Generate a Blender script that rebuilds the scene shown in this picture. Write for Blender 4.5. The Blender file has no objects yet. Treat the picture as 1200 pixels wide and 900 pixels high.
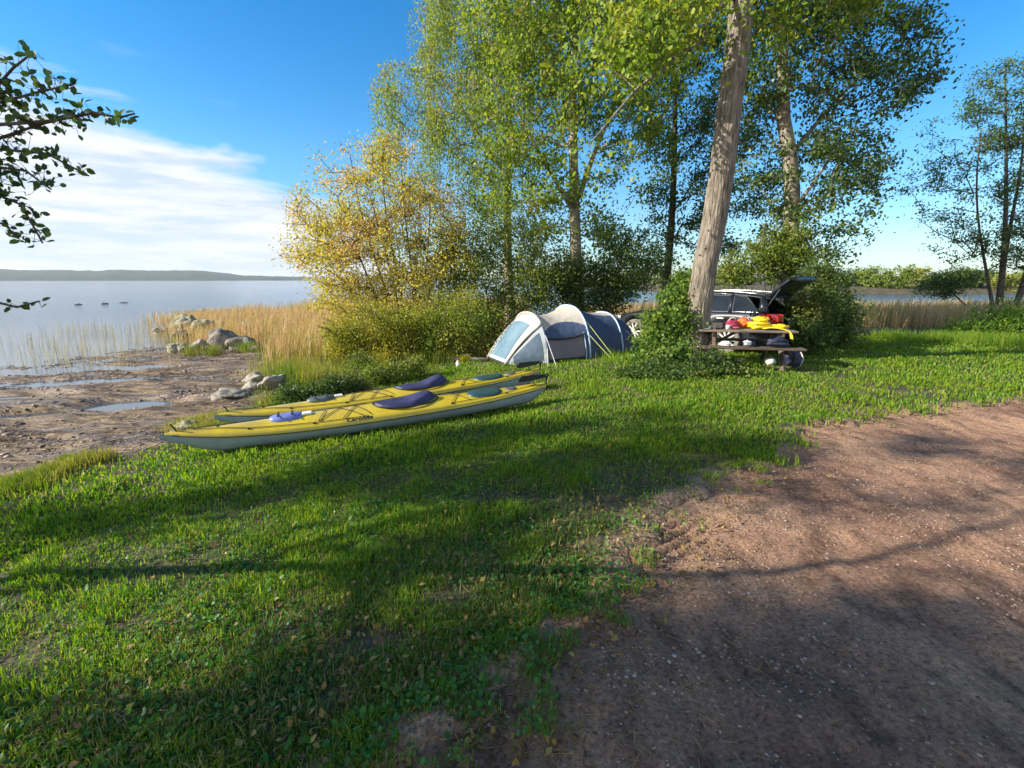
import bpy, math, random
import numpy as np
from mathutils import Vector, Matrix

# ------------------------------------------------------------------ camera, world, sun, exposure
scn = bpy.context.scene
COL = scn.collection
F, HC = 560.0, 1.75
PITCH = math.atan(122 / F)
CP, SP = math.cos(PITCH), math.sin(PITCH)
cd = bpy.data.cameras.new('camera'); cam = bpy.data.objects.new('camera', cd); COL.objects.link(cam)
cam.location = (0, 0, HC); cam.rotation_euler = (math.radians(90) - PITCH, 0, 0)
cd.sensor_width = 36; cd.lens = 36 * F / 1200; cd.clip_end = 12000; cd.clip_start = 0.05
scn.camera = cam

SUN_EL = math.radians(27)
SUN_TO = Vector((-0.98, -0.17, 0)).normalized()            # horizontal direction towards the sun
sv = Vector((SUN_TO.x * math.cos(SUN_EL), SUN_TO.y * math.cos(SUN_EL), math.sin(SUN_EL)))
sd_ = bpy.data.lights.new('sun', 'SUN'); sun = bpy.data.objects.new('sun', sd_); COL.objects.link(sun)
sd_.energy = 5.0; sd_.angle = math.radians(0.5); sd_.color = (1.0, 0.92, 0.79)
sun.rotation_euler = sv.to_track_quat('Z', 'Y').to_euler(); sun.location = (-20, -5, 12)
KX, KY = -sv.x / sv.z, -sv.y / sv.z                         # shadow offset per metre of height

w = bpy.data.worlds.new('World'); scn.world = w; w.use_nodes = True
nt = w.node_tree; N = nt.nodes; Lk = nt.links; N.clear()
def nn(t, **k):
    n = N.new(t)
    for a, b in k.items(): setattr(n, a, b)
    return n
def mth(op, a, b=None, c=None, clamp=False):
    n = nn('ShaderNodeMath', operation=op); n.use_clamp = clamp
    for i, v in enumerate((a, b, c)):
        if v is None: continue
        if isinstance(v, (int, float)): n.inputs[i].default_value = v
        else: Lk.new(v, n.inputs[i])
    return n.outputs[0]
sky = nn('ShaderNodeTexSky', sky_type='NISHITA'); sky.sun_disc = False
sky.sun_elevation = SUN_EL; sky.sun_rotation = math.atan2(SUN_TO.x, SUN_TO.y)
sky.air_density = 1.0; sky.dust_density = 0.05; sky.ozone_density = 2.5
hs = nn('ShaderNodeHueSaturation'); hs.inputs['Saturation'].default_value = 1.42; hs.inputs['Value'].default_value = .78
Lk.new(sky.outputs[0], hs.inputs['Color'])
tc = nn('ShaderNodeTexCoord')
sx = nn('ShaderNodeSeparateXYZ'); Lk.new(tc.outputs['Generated'], sx.inputs[0])
hz_ = nn('ShaderNodeMapRange'); hz_.inputs[1].default_value = 0; hz_.inputs[2].default_value = .22; Lk.new(sx.outputs[2], hz_.inputs[0])
hc = nn('ShaderNodeMix', data_type='RGBA'); hc.inputs[6].default_value = (.52, .66, .84, 1); hc.inputs[7].default_value = (1, 1, 1, 1); Lk.new(hz_.outputs[0], hc.inputs[0])
hm_ = nn('ShaderNodeMix', data_type='RGBA', blend_type='MULTIPLY'); hm_.inputs[0].default_value = 1; Lk.new(hs.outputs[0], hm_.inputs[6]); Lk.new(hc.outputs[2], hm_.inputs[7])
mp = nn('ShaderNodeMapping'); mp.inputs['Scale'].default_value = (1, 1, 4.2); mp.inputs['Location'].default_value = (0.3, 0.1, 0)
Lk.new(tc.outputs['Generated'], mp.inputs[0])
n1 = nn('ShaderNodeTexNoise'); n1.inputs['Scale'].default_value = 3.2; n1.inputs['Detail'].default_value = 8; n1.inputs['Roughness'].default_value = .55
n1.inputs['Distortion'].default_value = .4
Lk.new(mp.outputs[0], n1.inputs['Vector'])
mp2 = nn('ShaderNodeMapping'); mp2.inputs['Scale'].default_value = (1.2, 1.2, 9); Lk.new(tc.outputs['Generated'], mp2.inputs[0])
n2 = nn('ShaderNodeTexNoise'); n2.inputs['Scale'].default_value = 5; n2.inputs['Detail'].default_value = 7; n2.inputs['Roughness'].default_value = .6
Lk.new(mp2.outputs[0], n2.inputs['Vector'])
edge = nn('ShaderNodeMapRange'); edge.inputs[1].default_value = -.72; edge.inputs[2].default_value = .1
edge.inputs[3].default_value = .33; edge.inputs[4].default_value = -.12
Lk.new(sx.outputs[0], edge.inputs[0])
e1 = mth('ADD', edge.outputs[0], mth('MULTIPLY', mth('SUBTRACT', n1.outputs[0], .5), .26))
e1 = mth('ADD', e1, mth('MULTIPLY', mth('SUBTRACT', .15, sx.outputs[1], clamp=True), 1.1))   # unseen cloud added behind the camera as white fill light
cov = mth('MULTIPLY', mth('SUBTRACT', e1, sx.outputs[2]), 20, clamp=True)
# streaky gaps through the bank
str_ = mth('ADD', mth('MULTIPLY', mth('SUBTRACT', n2.outputs[0], .40), 4.5), .8, clamp=True)
cov = mth('MULTIPLY', cov, mth('MAXIMUM', str_, .92))
cov = mth('MULTIPLY', cov, .96)
# a few wisps high on the left
wv = mth('MULTIPLY', mth('MULTIPLY', mth('SUBTRACT', n2.outputs[0], .62), 3, clamp=True), mth('MULTIPLY', mth('SUBTRACT', -.3, sx.outputs[0]), 2.5, clamp=True))
cov = mth('ADD', cov, mth('MULTIPLY', wv, .35), clamp=True)
cr = nn('ShaderNodeMix', data_type='RGBA')
cr.inputs[6].default_value = (2.6, 2.95, 3.5, 1); cr.inputs[7].default_value = (3.95, 3.98, 4.05, 1)
Lk.new(mth('MULTIPLY', mth('SUBTRACT', n2.outputs[0], .38), 3.5, clamp=True), cr.inputs[0])
mx = nn('ShaderNodeMix', data_type='RGBA')
Lk.new(cov, mx.inputs[0]); Lk.new(hm_.outputs[2], mx.inputs[6]); Lk.new(cr.outputs[2], mx.inputs[7])
bg = nn('ShaderNodeBackground'); bg.inputs[1].default_value = .15
Lk.new(mx.outputs[2], bg.inputs[0]); wo = nn('ShaderNodeOutputWorld'); Lk.new(bg.outputs[0], wo.inputs[0])

vs = scn.view_settings; vs.view_transform = 'Standard'; vs.look = 'None'; vs.gamma = 1; vs.exposure = 0.92; vs.use_curve_mapping = False
scn.cycles.use_denoising = True
scn.cycles.max_bounces = 6; scn.cycles.transparent_max_bounces = 8; scn.cycles.volume_bounces = 1
scn.cycles.sample_clamp_indirect = 4

R = np.random.default_rng(7)
random.seed(7)

# ------------------------------------------------------------------ terrain function
def hash2(ix, iy, s):
    h = (ix * 374761393 + iy * 668265263 + s * 974711) & 0x7fffffff
    h = ((h ^ (h >> 13)) * 1274126177) & 0x7fffffff
    return ((h ^ (h >> 16)) & 0xffff) / 65535.0
def vn(x, y, sc, s=0):
    x = np.asarray(x, float) * sc; y = np.asarray(y, float) * sc
    ix = np.floor(x).astype(np.int64); iy = np.floor(y).astype(np.int64)
    fx = x - ix; fy = y - iy; fx = fx * fx * (3 - 2 * fx); fy = fy * fy * (3 - 2 * fy)
    a = hash2(ix, iy, s); b = hash2(ix + 1, iy, s); c = hash2(ix, iy + 1, s); d = hash2(ix + 1, iy + 1, s)
    return (a * (1 - fx) + b * fx) * (1 - fy) + (c * (1 - fx) + d * fx) * fy - .5
def fbm(x, y, sc, s=0, o=4):
    v = 0; a = 1
    for i in range(o): v = v + a * vn(x, y, sc * 2 ** i, s + i * 17); a *= .5
    return v
def sstep(a, b, x): t = np.clip((x - a) / (b - a), 0, 1); return t * t * (3 - 2 * t)
ROAD = np.array([(-40, -30), (-9, -7), (-3, -2.6), (-1.5, .3), (-.84, 1.40), (-.44, 1.7), (.03, 2.0), (.44, 2.4), (.78, 2.92), (1.3, 3.54), (2.23, 4.35), (3.44, 5.42), (5.3, 6.37), (7.68, 6.95), (12, 7.4), (30, 8), (60, 8)], float)
SHORE = np.array([(-60, -20), (-20, -6), (-12, 0), (-7.2, 3.0), (-5.03, 4.33), (-5.16, 5.01), (-5.0, 5.6), (-4.6, 6.3), (-4.6, 7.4), (-4.57, 8.3), (-4.7, 9.4), (-5.3, 11.3), (-6.9, 13.6), (-9.1, 17.5), (-11, 22), (-14, 30), (-20, 60)], float)
def sdist(P, poly):
    """signed distance to a polyline: positive on its right-hand side"""
    best = np.full(len(P), 1e18); sg = np.ones(len(P))
    for a, b in zip(poly[:-1], poly[1:]):
        d = b - a; t = np.clip(((P - a) @ d) / (d @ d), 0, 1)
        q = P - (a + t[:, None] * d); dd = (q ** 2).sum(1)
        s = np.where(d[1] * (P[:, 0] - a[0]) - d[0] * (P[:, 1] - a[1]) > 0, 1, -1)
        m = dd < best - 1e-12; best = np.where(m, dd, best); sg = np.where(m, s, sg)
    return np.sqrt(best) * sg
PUD = [(-7.35, 8.85, .95, .50, .15), (-8.7, 8.15, 1.2, .26, .3), (-9.6, 11.2, 2.2, .42, .3), (-11.8, 12.6, 2.6, .5, .25), (-7.2, 11.6, .8, .22, .4), (-10.5, 9.4, 1.6, .26, .3)]
WL = -.62
def gh(x, y, fine=True):
    x = np.asarray(x, float); y = np.asarray(y, float)
    w_ = -.95 * x + .3 * y
    z = -.065 * np.clip(w_, 0, 7.5) - .0145 * np.clip(w_ - 7.5, 0, 9) - .035 * np.clip(w_ - 16.5, 0, 60)
    z = z - .05 * np.clip(y - 18, 0, 40)
    z = np.maximum(z, -3.0)
    if fine:
        b = sstep(6.5, 9, w_)
        amp = .05 * (1 - b) + .045 * b
        near = np.exp(-np.hypot(x, y) / 60)
        z = z + near * (amp * fbm(x, y, .55, 3) + .03 * fbm(x, y, 2.4, 9, 3) * (1 + b) + .05 * b * fbm(x * .6 - y * .3, y * 1.8 + x * .5, 1.5, 5, 3))
        for px, py, rx, ry, an in PUD:
            c, s = math.cos(an), math.sin(an); dx = x - px; dy = y - py
            q = ((dx * c + dy * s) / rx) ** 2 + ((-dx * s + dy * c) / ry) ** 2
            z = np.where(q < 9, z - (z - (WL - .05)) * np.exp(-q * q * .7) , z)
    # far bank of the bay on the right
    bank = sstep(0, 26, y - 72 - 3 * np.sin(x * .07)) * sstep(0, 40, x - 5)
    z = z * (1 - bank) + bank * (.6 + .01 * np.clip(y - 100, 0, 300))
    return z
def gz(x, y): return float(gh(np.array([x]), np.array([y]))[0])
def ray(px, py):
    u = (px - 600) / F; v = (450 - py) / F
    return u, CP + v * SP, -SP + v * CP
def at(px, py, dz=0):
    """ground point seen at a spot of the 1200x900 frame"""
    u, f, d = ray(px, py); z = 0; t = 5
    for i in range(40):
        t = min(max((z + dz - HC) / d, .5), 90); z = gz(u * t, f * t)
    return Vector((u * t, f * t, z))
def L3(px, py, Y):
    u, f, d = ray(px, py); t = Y / f
    return np.array((u * t, Y, HC + d * t))

# ------------------------------------------------------------------ helpers
def link(o, parent=None):
    COL.objects.link(o)
    if parent is not None: o.parent = parent
    return o
def mesh(name, V, Fs, mat, parent=None, smooth=False):
    """Fs: array (n,3|4) or list of such arrays"""
    V = np.asarray(V, np.float32)
    if not isinstance(Fs, (list, tuple)): Fs = [Fs]
    Fs = [np.asarray(f, np.int32) for f in Fs if len(f)]
    me = bpy.data.meshes.new(name)
    me.vertices.add(len(V)); me.vertices.foreach_set('co', V.ravel())
    loops = np.concatenate([f.ravel() for f in Fs]); tot = np.concatenate([np.full(len(f), f.shape[1], np.int32) for f in Fs])
    st = np.concatenate([[0], np.cumsum(tot)[:-1]]).astype(np.int32)
    me.loops.add(len(loops)); me.loops.foreach_set('vertex_index', loops)
    me.polygons.add(len(tot)); me.polygons.foreach_set('loop_start', st); me.polygons.foreach_set('loop_total', tot)
    if smooth: me.polygons.foreach_set('use_smooth', np.ones(len(tot), bool))
    me.update(calc_edges=True); me.validate()
    if mat: me.materials.append(mat)
    return link(bpy.data.objects.new(name, me), parent)
def tag(o, label=None, cat=None, group=None, kind=None):
    if label: o['label'] = label
    if cat: o['category'] = cat
    if group: o['group'] = group
    if kind: o['kind'] = kind
    return o
def empty(name, loc=(0, 0, 0), rz=0.):
    o = bpy.data.objects.new(name, None); o.location = loc; o.rotation_euler = (0, 0, rz); o.empty_display_size = .2
    return link(o)
class MB:
    """collects shapes in plain lists"""
    def __init__(s): s.V = []; s.F = []
    def add(s, V, Fc):
        b = len(s.V); s.V += [tuple(map(float, v)) for v in V]; s.F += [tuple(b + i for i in f) for f in Fc]; return s
    def box(s, c, d, rz=0., ry=0., rx=0.):
        M = Matrix.Translation(c) @ Matrix.Rotation(rz, 4, 'Z') @ Matrix.Rotation(ry, 4, 'Y') @ Matrix.Rotation(rx, 4, 'X')
        V = [M @ Vector((x * d[0] / 2, y * d[1] / 2, z * d[2] / 2)) for x in (-1, 1) for y in (-1, 1) for z in (-1, 1)]
        return s.add(V, [(0, 1, 3, 2), (4, 6, 7, 5), (0, 4, 5, 1), (2, 3, 7, 6), (0, 2, 6, 4), (1, 5, 7, 3)])
    def tube(s, pts, r, n=6, cap=True):
        pts = [Vector(p) for p in pts]; rs = r if isinstance(r, (list, tuple)) else [r] * len(pts); rings = []
        up = Vector((0, 0, 1))
        for i, p in enumerate(pts):
            t = (pts[min(i + 1, len(pts) - 1)] - pts[max(i - 1, 0)]).normalized()
            a = t.cross(up if abs(t.z) < .9 else Vector((1, 0, 0))).normalized(); b = t.cross(a)
            rings.append([p + (a * math.cos(2 * math.pi * k / n) + b * math.sin(2 * math.pi * k / n)) * rs[i] for k in range(n)])
        V = [v for rg in rings for v in rg]; Fc = []
        for i in range(len(pts) - 1):
            for k in range(n): Fc.append((i * n + k, i * n + (k + 1) % n, (i + 1) * n + (k + 1) % n, (i + 1) * n + k))
        if cap: Fc += [tuple(reversed(range(n))), tuple((len(pts) - 1) * n + k for k in range(n))]
        return s.add(V, Fc)
    def grid(s, rows, close=False):
        n = len(rows[0]); V = [v for r_ in rows for v in r_]; Fc = []
        for i in range(len(rows) - 1):
            for k in range(n if close else n - 1): Fc.append((i * n + k, i * n + (k + 1) % n, (i + 1) * n + (k + 1) % n, (i + 1) * n + k))
        return s.add(V, Fc)
    def lathe(s, prof, c=(0, 0, 0), n=20, axis='Z'):
        rows = []
        for r_, h in prof:
            ring = []
            for k in range(n):
                a = 2 * math.pi * k / n; p = (r_ * math.cos(a), r_ * math.sin(a), h)
                if axis == 'Y': p = (p[0], p[2], p[1])
                ring.append((c[0] + p[0], c[1] + p[1], c[2] + p[2]))
            rows.append(ring)
        return s.grid(rows, True)
    def blob(s, c, r, seed=0, amp=.18, n=14, m=9, fr=2.2, flat=0.):
        c = Vector(c); rows = []
        for i in range(m + 1):
            th = math.pi * i / m; row = []
            for k in range(n):
                ph = 2 * math.pi * k / n
                d = Vector((math.sin(th) * math.cos(ph), math.sin(th) * math.sin(ph), math.cos(th)))
                q = 1 + amp * (float(vn(d.x * fr + seed, d.y * fr + d.z * 1.7 * fr, 1., seed)) * 2 + float(vn(d.x * fr * 3 + seed, d.y * 3 * fr - d.z * 3, 1., seed + 5)) * .8)
                p = Vector((d.x * r[0], d.y * r[1], d.z * r[2])) * q
                if flat and p.z < -flat * r[2]: p.z = -flat * r[2]
                row.append(c + p)
            rows.append(row)
        return s.grid(rows, True)
    def build(s, name, mat, parent=None, smooth=False, bevel=0., subd=0, solid=0.):
        me = bpy.data.meshes.new(name); me.from_pydata(s.V, [], s.F); me.update()
        if smooth: me.polygons.foreach_set('use_smooth', [True] * len(me.polygons))
        me.materials.append(mat); o = link(bpy.data.objects.new(name, me), parent)
        if solid: m_ = o.modifiers.new('t', 'SOLIDIFY'); m_.thickness = solid; m_.offset = 0
        if bevel: m_ = o.modifiers.new('b', 'BEVEL'); m_.width = bevel; m_.segments = 2; m_.limit_method = 'ANGLE'
        if subd: m_ = o.modifiers.new('s', 'SUBSURF'); m_.levels = subd; m_.render_levels = subd
        return o

# ------------------------------------------------------------------ materials
def mat(name, col=(.5, .5, .5), rough=.6, metal=0., spec=.5, col2=None, scale=8., bump=0., bscale=None, coat=0., detail=4, lo=.35, hi=.65, obj=True, col3=None, scale3=1.):
    m = bpy.data.materials.new(name); m.use_nodes = True; t = m.node_tree; b = t.nodes['Principled BSDF']
    b.inputs['Base Color'].default_value = (*col, 1); b.inputs['Roughness'].default_value = rough; b.inputs['Metallic'].default_value = metal
    b.inputs['Specular IOR Level'].default_value = spec; b.inputs['Coat Weight'].default_value = coat
    c = t.nodes.new('ShaderNodeTexCoord')
    if col2 is not None:
        n = t.nodes.new('ShaderNodeTexNoise'); n.inputs['Scale'].default_value = scale; n.inputs['Detail'].default_value = detail; n.inputs['Roughness'].default_value = .6
        t.links.new(c.outputs['Object'], n.inputs['Vector'])
        r = t.nodes.new('ShaderNodeValToRGB'); r.color_ramp.elements[0].position = lo; r.color_ramp.elements[1].position = hi
        r.color_ramp.elements[0].color = (*col, 1); r.color_ramp.elements[1].color = (*col2, 1)
        t.links.new(n.outputs[0], r.inputs[0]); out = r.outputs[0]
        if col3 is not None:
            n3 = t.nodes.new('ShaderNodeTexNoise'); n3.inputs['Scale'].default_value = scale3; n3.inputs['Detail'].default_value = 3
            t.links.new(c.outputs['Object'], n3.inputs['Vector'])
            mr = t.nodes.new('ShaderNodeMapRange'); mr.inputs[1].default_value = .48; mr.inputs[2].default_value = .62; t.links.new(n3.outputs[0], mr.inputs[0])
            mx_ = t.nodes.new('ShaderNodeMix'); mx_.data_type = 'RGBA'; t.links.new(mr.outputs[0], mx_.inputs[0]); t.links.new(out, mx_.inputs[6]); mx_.inputs[7].default_value = (*col3, 1)
            out = mx_.outputs[2]
        t.links.new(out, b.inputs['Base Color'])
    if bump:
        n = t.nodes.new('ShaderNodeTexNoise'); n.inputs['Scale'].default_value = bscale or scale * 2; n.inputs['Detail'].default_value = 5
        t.links.new(c.outputs['Object'], n.inputs['Vector'])
        bp = t.nodes.new('ShaderNodeBump'); bp.inputs['Strength'].default_value = 1; bp.inputs['Distance'].default_value = bump
        t.links.new(n.outputs[0], bp.inputs['Height']); t.links.new(bp.outputs[0], b.inputs['Normal'])
    return m
def leafmat(name, stops, trans=.4, patch=None, pscale=.35, pos=(.5, .62), rough=.5, tint=(1.25, 1.2, .55), spec=.35):
    """stops: colours picked at random per leaf; patch: colour that takes over in noise clumps"""
    m = bpy.data.materials.new(name); m.use_nodes = True; t = m.node_tree; b = t.nodes['Principled BSDF']; out = t.nodes['Material Output']
    g_ = t.nodes.new('ShaderNodeNewGeometry'); r = t.nodes.new('ShaderNodeValToRGB'); e = r.color_ramp.elements
    while len(e) < len(stops): e.new(.5)
    for i, s in enumerate(stops): e[i].position = i / max(1, len(stops) - 1); e[i].color = (*s, 1)
    t.links.new(g_.outputs['Random Per Island'], r.inputs[0]); colr = r.outputs[0]
    if patch is not None:
        c = t.nodes.new('ShaderNodeTexCoord'); n = t.nodes.new('ShaderNodeTexNoise'); n.inputs['Scale'].default_value = pscale; n.inputs['Detail'].default_value = 4
        t.links.new(c.outputs['Object'], n.inputs['Vector'])
        a = t.nodes.new('ShaderNodeMath'); a.operation = 'MULTIPLY_ADD'; a.inputs[1].default_value = .14; t.links.new(g_.outputs['Random Per Island'], a.inputs[0]); t.links.new(n.outputs[0], a.inputs[2])
        mr = t.nodes.new('ShaderNodeMapRange'); mr.inputs[1].default_value = pos[0] + .07; mr.inputs[2].default_value = pos[1] + .07; t.links.new(a.outputs[0], mr.inputs[0])
        mx_ = t.nodes.new('ShaderNodeMix'); mx_.data_type = 'RGBA'; t.links.new(mr.outputs[0], mx_.inputs[0]); t.links.new(colr, mx_.inputs[6]); mx_.inputs[7].default_value = (*patch, 1)
        colr = mx_.outputs[2]
    t.links.new(colr, b.inputs['Base Color']); b.inputs['Roughness'].default_value = rough; b.inputs['Specular IOR Level'].default_value = spec
    tr = t.nodes.new('ShaderNodeBsdfTranslucent')
    mu = t.nodes.new('ShaderNodeMix'); mu.data_type = 'RGBA'; mu.blend_type = 'MULTIPLY'; mu.inputs[0].default_value = 1; mu.inputs[7].default_value = (*tint, 1)
    t.links.new(colr, mu.inputs[6]); t.links.new(mu.outputs[2], tr.inputs[0])
    ms = t.nodes.new('ShaderNodeMixShader'); ms.inputs[0].default_value = trans
    t.links.new(b.outputs[0], ms.inputs[1]); t.links.new(tr.outputs[0], ms.inputs[2]); t.links.new(ms.outputs[0], out.inputs[0])
    return m

# ------------------------------------------------------------------ setting: ground, beach, road, water, hills
def axis(n, near, far):
    t = np.linspace(-1, 1, n); k = 5.2
    while near * math.sinh(k) / math.sinh(1) < far: k += .05
    return near * np.sinh(k * t) / math.sinh(1)
def patch(x0, x1, y0, y1, d):
    xs = np.arange(x0, x1 + d / 2, d); ys = np.arange(y0, y1 + d / 2, d)
    X, Y = np.meshgrid(xs, ys); return X, Y
def gridmesh(name, X, Y, Z, m, keep=None, smooth=True):
    n, k = X.shape; idx = np.arange(n * k).reshape(n, k)
    q = np.stack([idx[:-1, :-1], idx[:-1, 1:], idx[1:, 1:], idx[1:, :-1]], -1).reshape(-1, 4)
    if keep is not None:
        kk = keep.ravel()[q].any(1); q = q[kk]
        used = np.unique(q); rem = np.full(n * k, -1, np.int64); rem[used] = np.arange(len(used)); q = rem[q]
        V = np.stack([X.ravel(), Y.ravel(), Z.ravel()], -1)[used]
    else: V = np.stack([X.ravel(), Y.ravel(), Z.ravel()], -1)
    return mesh(name, V, q, m, smooth=smooth)
def road_sd(x, y):
    P = np.stack([np.ravel(x), np.ravel(y)], -1); s = sdist(P, ROAD)
    return (s + .25 * fbm(P[:, 0], P[:, 1], 1.1, 31, 3) + .22 * fbm(P[:, 0], P[:, 1], 5, 37, 3)).reshape(np.shape(x))
def beach_sd(x, y):
    P = np.stack([np.ravel(x), np.ravel(y)], -1); s = -sdist(P, SHORE)
    return (s + .5 * fbm(P[:, 0], P[:, 1], .9, 41, 3) + .12 * fbm(P[:, 0], P[:, 1], 5, 47, 2)).reshape(np.shape(x))

M_earth = mat('turf_soil', (.04, .032, .016), .95, col2=(.085, .08, .028), scale=9, bump=.03, bscale=30, detail=8, col3=(.15, .10, .06), scale3=1.3)
def mix_attr(m, name, colr, col2):
    t = m.node_tree; b = t.nodes['Principled BSDF']; src = [l for l in t.links if l.to_socket == b.inputs['Base Color']][0].from_socket
    at_ = t.nodes.new('ShaderNodeAttribute'); at_.attribute_name = name; c = t.nodes.new('ShaderNodeTexCoord')
    n = t.nodes.new('ShaderNodeTexNoise'); n.inputs['Scale'].default_value = 7; n.inputs['Detail'].default_value = 6; t.links.new(c.outputs['Object'], n.inputs['Vector'])
    n2 = t.nodes.new('ShaderNodeTexNoise'); n2.inputs['Scale'].default_value = 55; n2.inputs['Detail'].default_value = 5; t.links.new(c.outputs['Object'], n2.inputs['Vector'])
    cr_ = t.nodes.new('ShaderNodeValToRGB'); cr_.color_ramp.elements[0].position = .36; cr_.color_ramp.elements[1].position = .64; cr_.color_ramp.elements[0].color = (*colr, 1); cr_.color_ramp.elements[1].color = (*col2, 1); t.links.new(n2.outputs[0], cr_.inputs[0])
    a_ = t.nodes.new('ShaderNodeMath'); a_.operation = 'ADD'; t.links.new(at_.outputs['Fac'], a_.inputs[0]); t.links.new(n.outputs[0], a_.inputs[1])
    mr = t.nodes.new('ShaderNodeMapRange'); mr.inputs[1].default_value = .85; mr.inputs[2].default_value = 1.15; t.links.new(a_.outputs[0], mr.inputs[0])
    mm = t.nodes.new('ShaderNodeMix'); mm.data_type = 'RGBA'; t.links.new(mr.outputs[0], mm.inputs[0]); t.links.new(src, mm.inputs[6]); t.links.new(cr_.outputs[0], mm.inputs[7]); t.links.new(mm.outputs[2], b.inputs['Base Color'])
mix_attr(M_earth, 'gravel', (.14, .085, .05), (.40, .25, .155))
ax = axis(360, .42, 5200); X, Y = np.meshgrid(ax, ax + 6)
Zg = gh(X, Y) - .03
gr = gridmesh('ground', X, Y, Zg - .05 * sstep(0, .4, road_sd(X, Y)), M_earth); tag(gr, kind='structure')
# fine near sheet of turf over the coarse ground
X, Y = patch(-9, 14, .4, 19, .07); Zt = gh(X, Y); rs_ = road_sd(X, Y); bs_ = beach_sd(X, Y)
Zt = Zt + .035 * sstep(-.35, -.02, rs_) * (1 - sstep(-.02, .1, rs_)) - .09 * sstep(.0, .25, rs_) - .05 * sstep(.1, .6, bs_)
lawn_o = gridmesh('lawn', X, Y, Zt, M_earth, keep=(rs_ < .5) & (bs_ < .8)); tag(lawn_o, kind='structure')
co = np.empty(len(lawn_o.data.vertices) * 3, np.float32); lawn_o.data.vertices.foreach_get('co', co); co = co.reshape(-1, 3)
ga = lawn_o.data.attributes.new('gravel', 'FLOAT', 'POINT'); ga.data.foreach_set('value', sstep(-.42, .25, sdist(co[:, :2].astype(float), ROAD) + .25 * fbm(co[:, 0], co[:, 1], 1.1, 31, 3)).astype(np.float32))

M_beach = bpy.data.materials.new('shore_mud'); M_beach.use_nodes = True
t = M_beach.node_tree; b = t.nodes['Principled BSDF']; c = t.nodes.new('ShaderNodeTexCoord')
def tnoise(t, c, sc, det=6, rot=None, scl=None, rough=.6):
    n = t.nodes.new('ShaderNodeTexNoise'); n.inputs['Scale'].default_value = sc; n.inputs['Detail'].default_value = det; n.inputs['Roughness'].default_value = rough
    if scl:
        mpp = t.nodes.new('ShaderNodeMapping'); mpp.inputs['Scale'].default_value = scl; mpp.inputs['Rotation'].default_value = (0, 0, rot or 0)
        t.links.new(c.outputs['Object'], mpp.inputs[0]); t.links.new(mpp.outputs[0], n.inputs['Vector'])
    else: t.links.new(c.outputs['Object'], n.inputs['Vector'])
    return n.outputs[0]
def ramp(t, src, st):
    r = t.nodes.new('ShaderNodeValToRGB'); e = r.color_ramp.elements
    while len(e) < len(st): e.new(.5)
    for i, (p_, c_) in enumerate(st): e[i].position = p_; e[i].color = (*c_, 1)
    t.links.new(src, r.inputs[0]); return r.outputs[0]
na = tnoise(t, c, 2.2, 8, -.35, (.55, 2.2, 1)); nb = tnoise(t, c, 14, 8, -.35, (.5, 1.8, 1))
ca = ramp(t, na, [(.36, (.05, .033, .019)), (.47, (.16, .105, .058)), (.60, (.37, .27, .155)), (.74, (.23, .155, .085))])
cb = ramp(t, nb, [(.36, (.25, .2, .16)), (.50, (.85, .8, .75)), (.68, (1.5, 1.35, 1.15))])
mu = t.nodes.new('ShaderNodeMix'); mu.data_type = 'RGBA'; mu.blend_type = 'MULTIPLY'; mu.inputs[0].default_value = .85
t.links.new(ca, mu.inputs[6]); t.links.new(cb, mu.inputs[7]); t.links.new(mu.outputs[2], b.inputs['Base Color'])
rr = ramp(t, tnoise(t, c, 1.3, 4, -.3, (.6, 2, 1)), [(.40, (.38,) * 3), (.58, (.85,) * 3)]); t.links.new(rr, b.inputs['Roughness'])
bp = t.nodes.new('ShaderNodeBump'); bp.inputs['Distance'].default_value = .05; t.links.new(nb, bp.inputs['Height']); t.links.new(bp.outputs[0], b.inputs['Normal'])
X, Y = patch(-24, -3, 2, 26, .09); bs_ = beach_sd(X, Y)
Zb = gh(X, Y) + .012 * fbm(X * .7, Y * 2.0, 5, 61, 3) - .06 * (1 - sstep(-.25, .15, bs_)) + .004
bo = gridmesh('beach', X, Y, Zb, M_beach, keep=bs_ > -.3); tag(bo, kind='structure')

# road of packed reddish gravel
M_road = bpy.data.materials.new('packed_gravel'); M_road.use_nodes = True
t = M_road.node_tree; b = t.nodes['Principled BSDF']; c = t.nodes.new('ShaderNodeTexCoord')
na = tnoise(t, c, .9, 6); nb = tnoise(t, c, 42, 10, rough=.78); nc = tnoise(t, c, 6, 8, .9, (1, .45, 1))
ca = ramp(t, na, [(.32, (.25, .145, .095)), (.5, (.42, .255, .165)), (.68, (.55, .35, .215))])
cb = ramp(t, nb, [(.36, (.18, .15, .14)), (.48, (.80, .76, .74)), (.56, (1.05, 1.02, 1)), (.68, (1.7, 1.65, 1.6))])
cc = ramp(t, nc, [(.36, (.48, .44, .43)), (.50, (.95, .94, .93)), (.7, (1.2, 1.15, 1.08))])
mu = t.nodes.new('ShaderNodeMix'); mu.data_type = 'RGBA'; mu.blend_type = 'MULTIPLY'; mu.inputs[0].default_value = .9; t.links.new(ca, mu.inputs[6]); t.links.new(cb, mu.inputs[7])
m2 = t.nodes.new('ShaderNodeMix'); m2.data_type = 'RGBA'; m2.blend_type = 'MULTIPLY'; m2.inputs[0].default_value = .9; t.links.new(mu.outputs[2], m2.inputs[6]); t.links.new(cc, m2.inputs[7])
vo = t.nodes.new('ShaderNodeTexVoronoi'); vo.inputs['Scale'].default_value = 30; t.links.new(c.outputs['Object'], vo.inputs['Vector'])
sp = ramp(t, vo.outputs['Distance'], [(.10, (1, 1, 1)), (.16, (0, 0, 0))])
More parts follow.
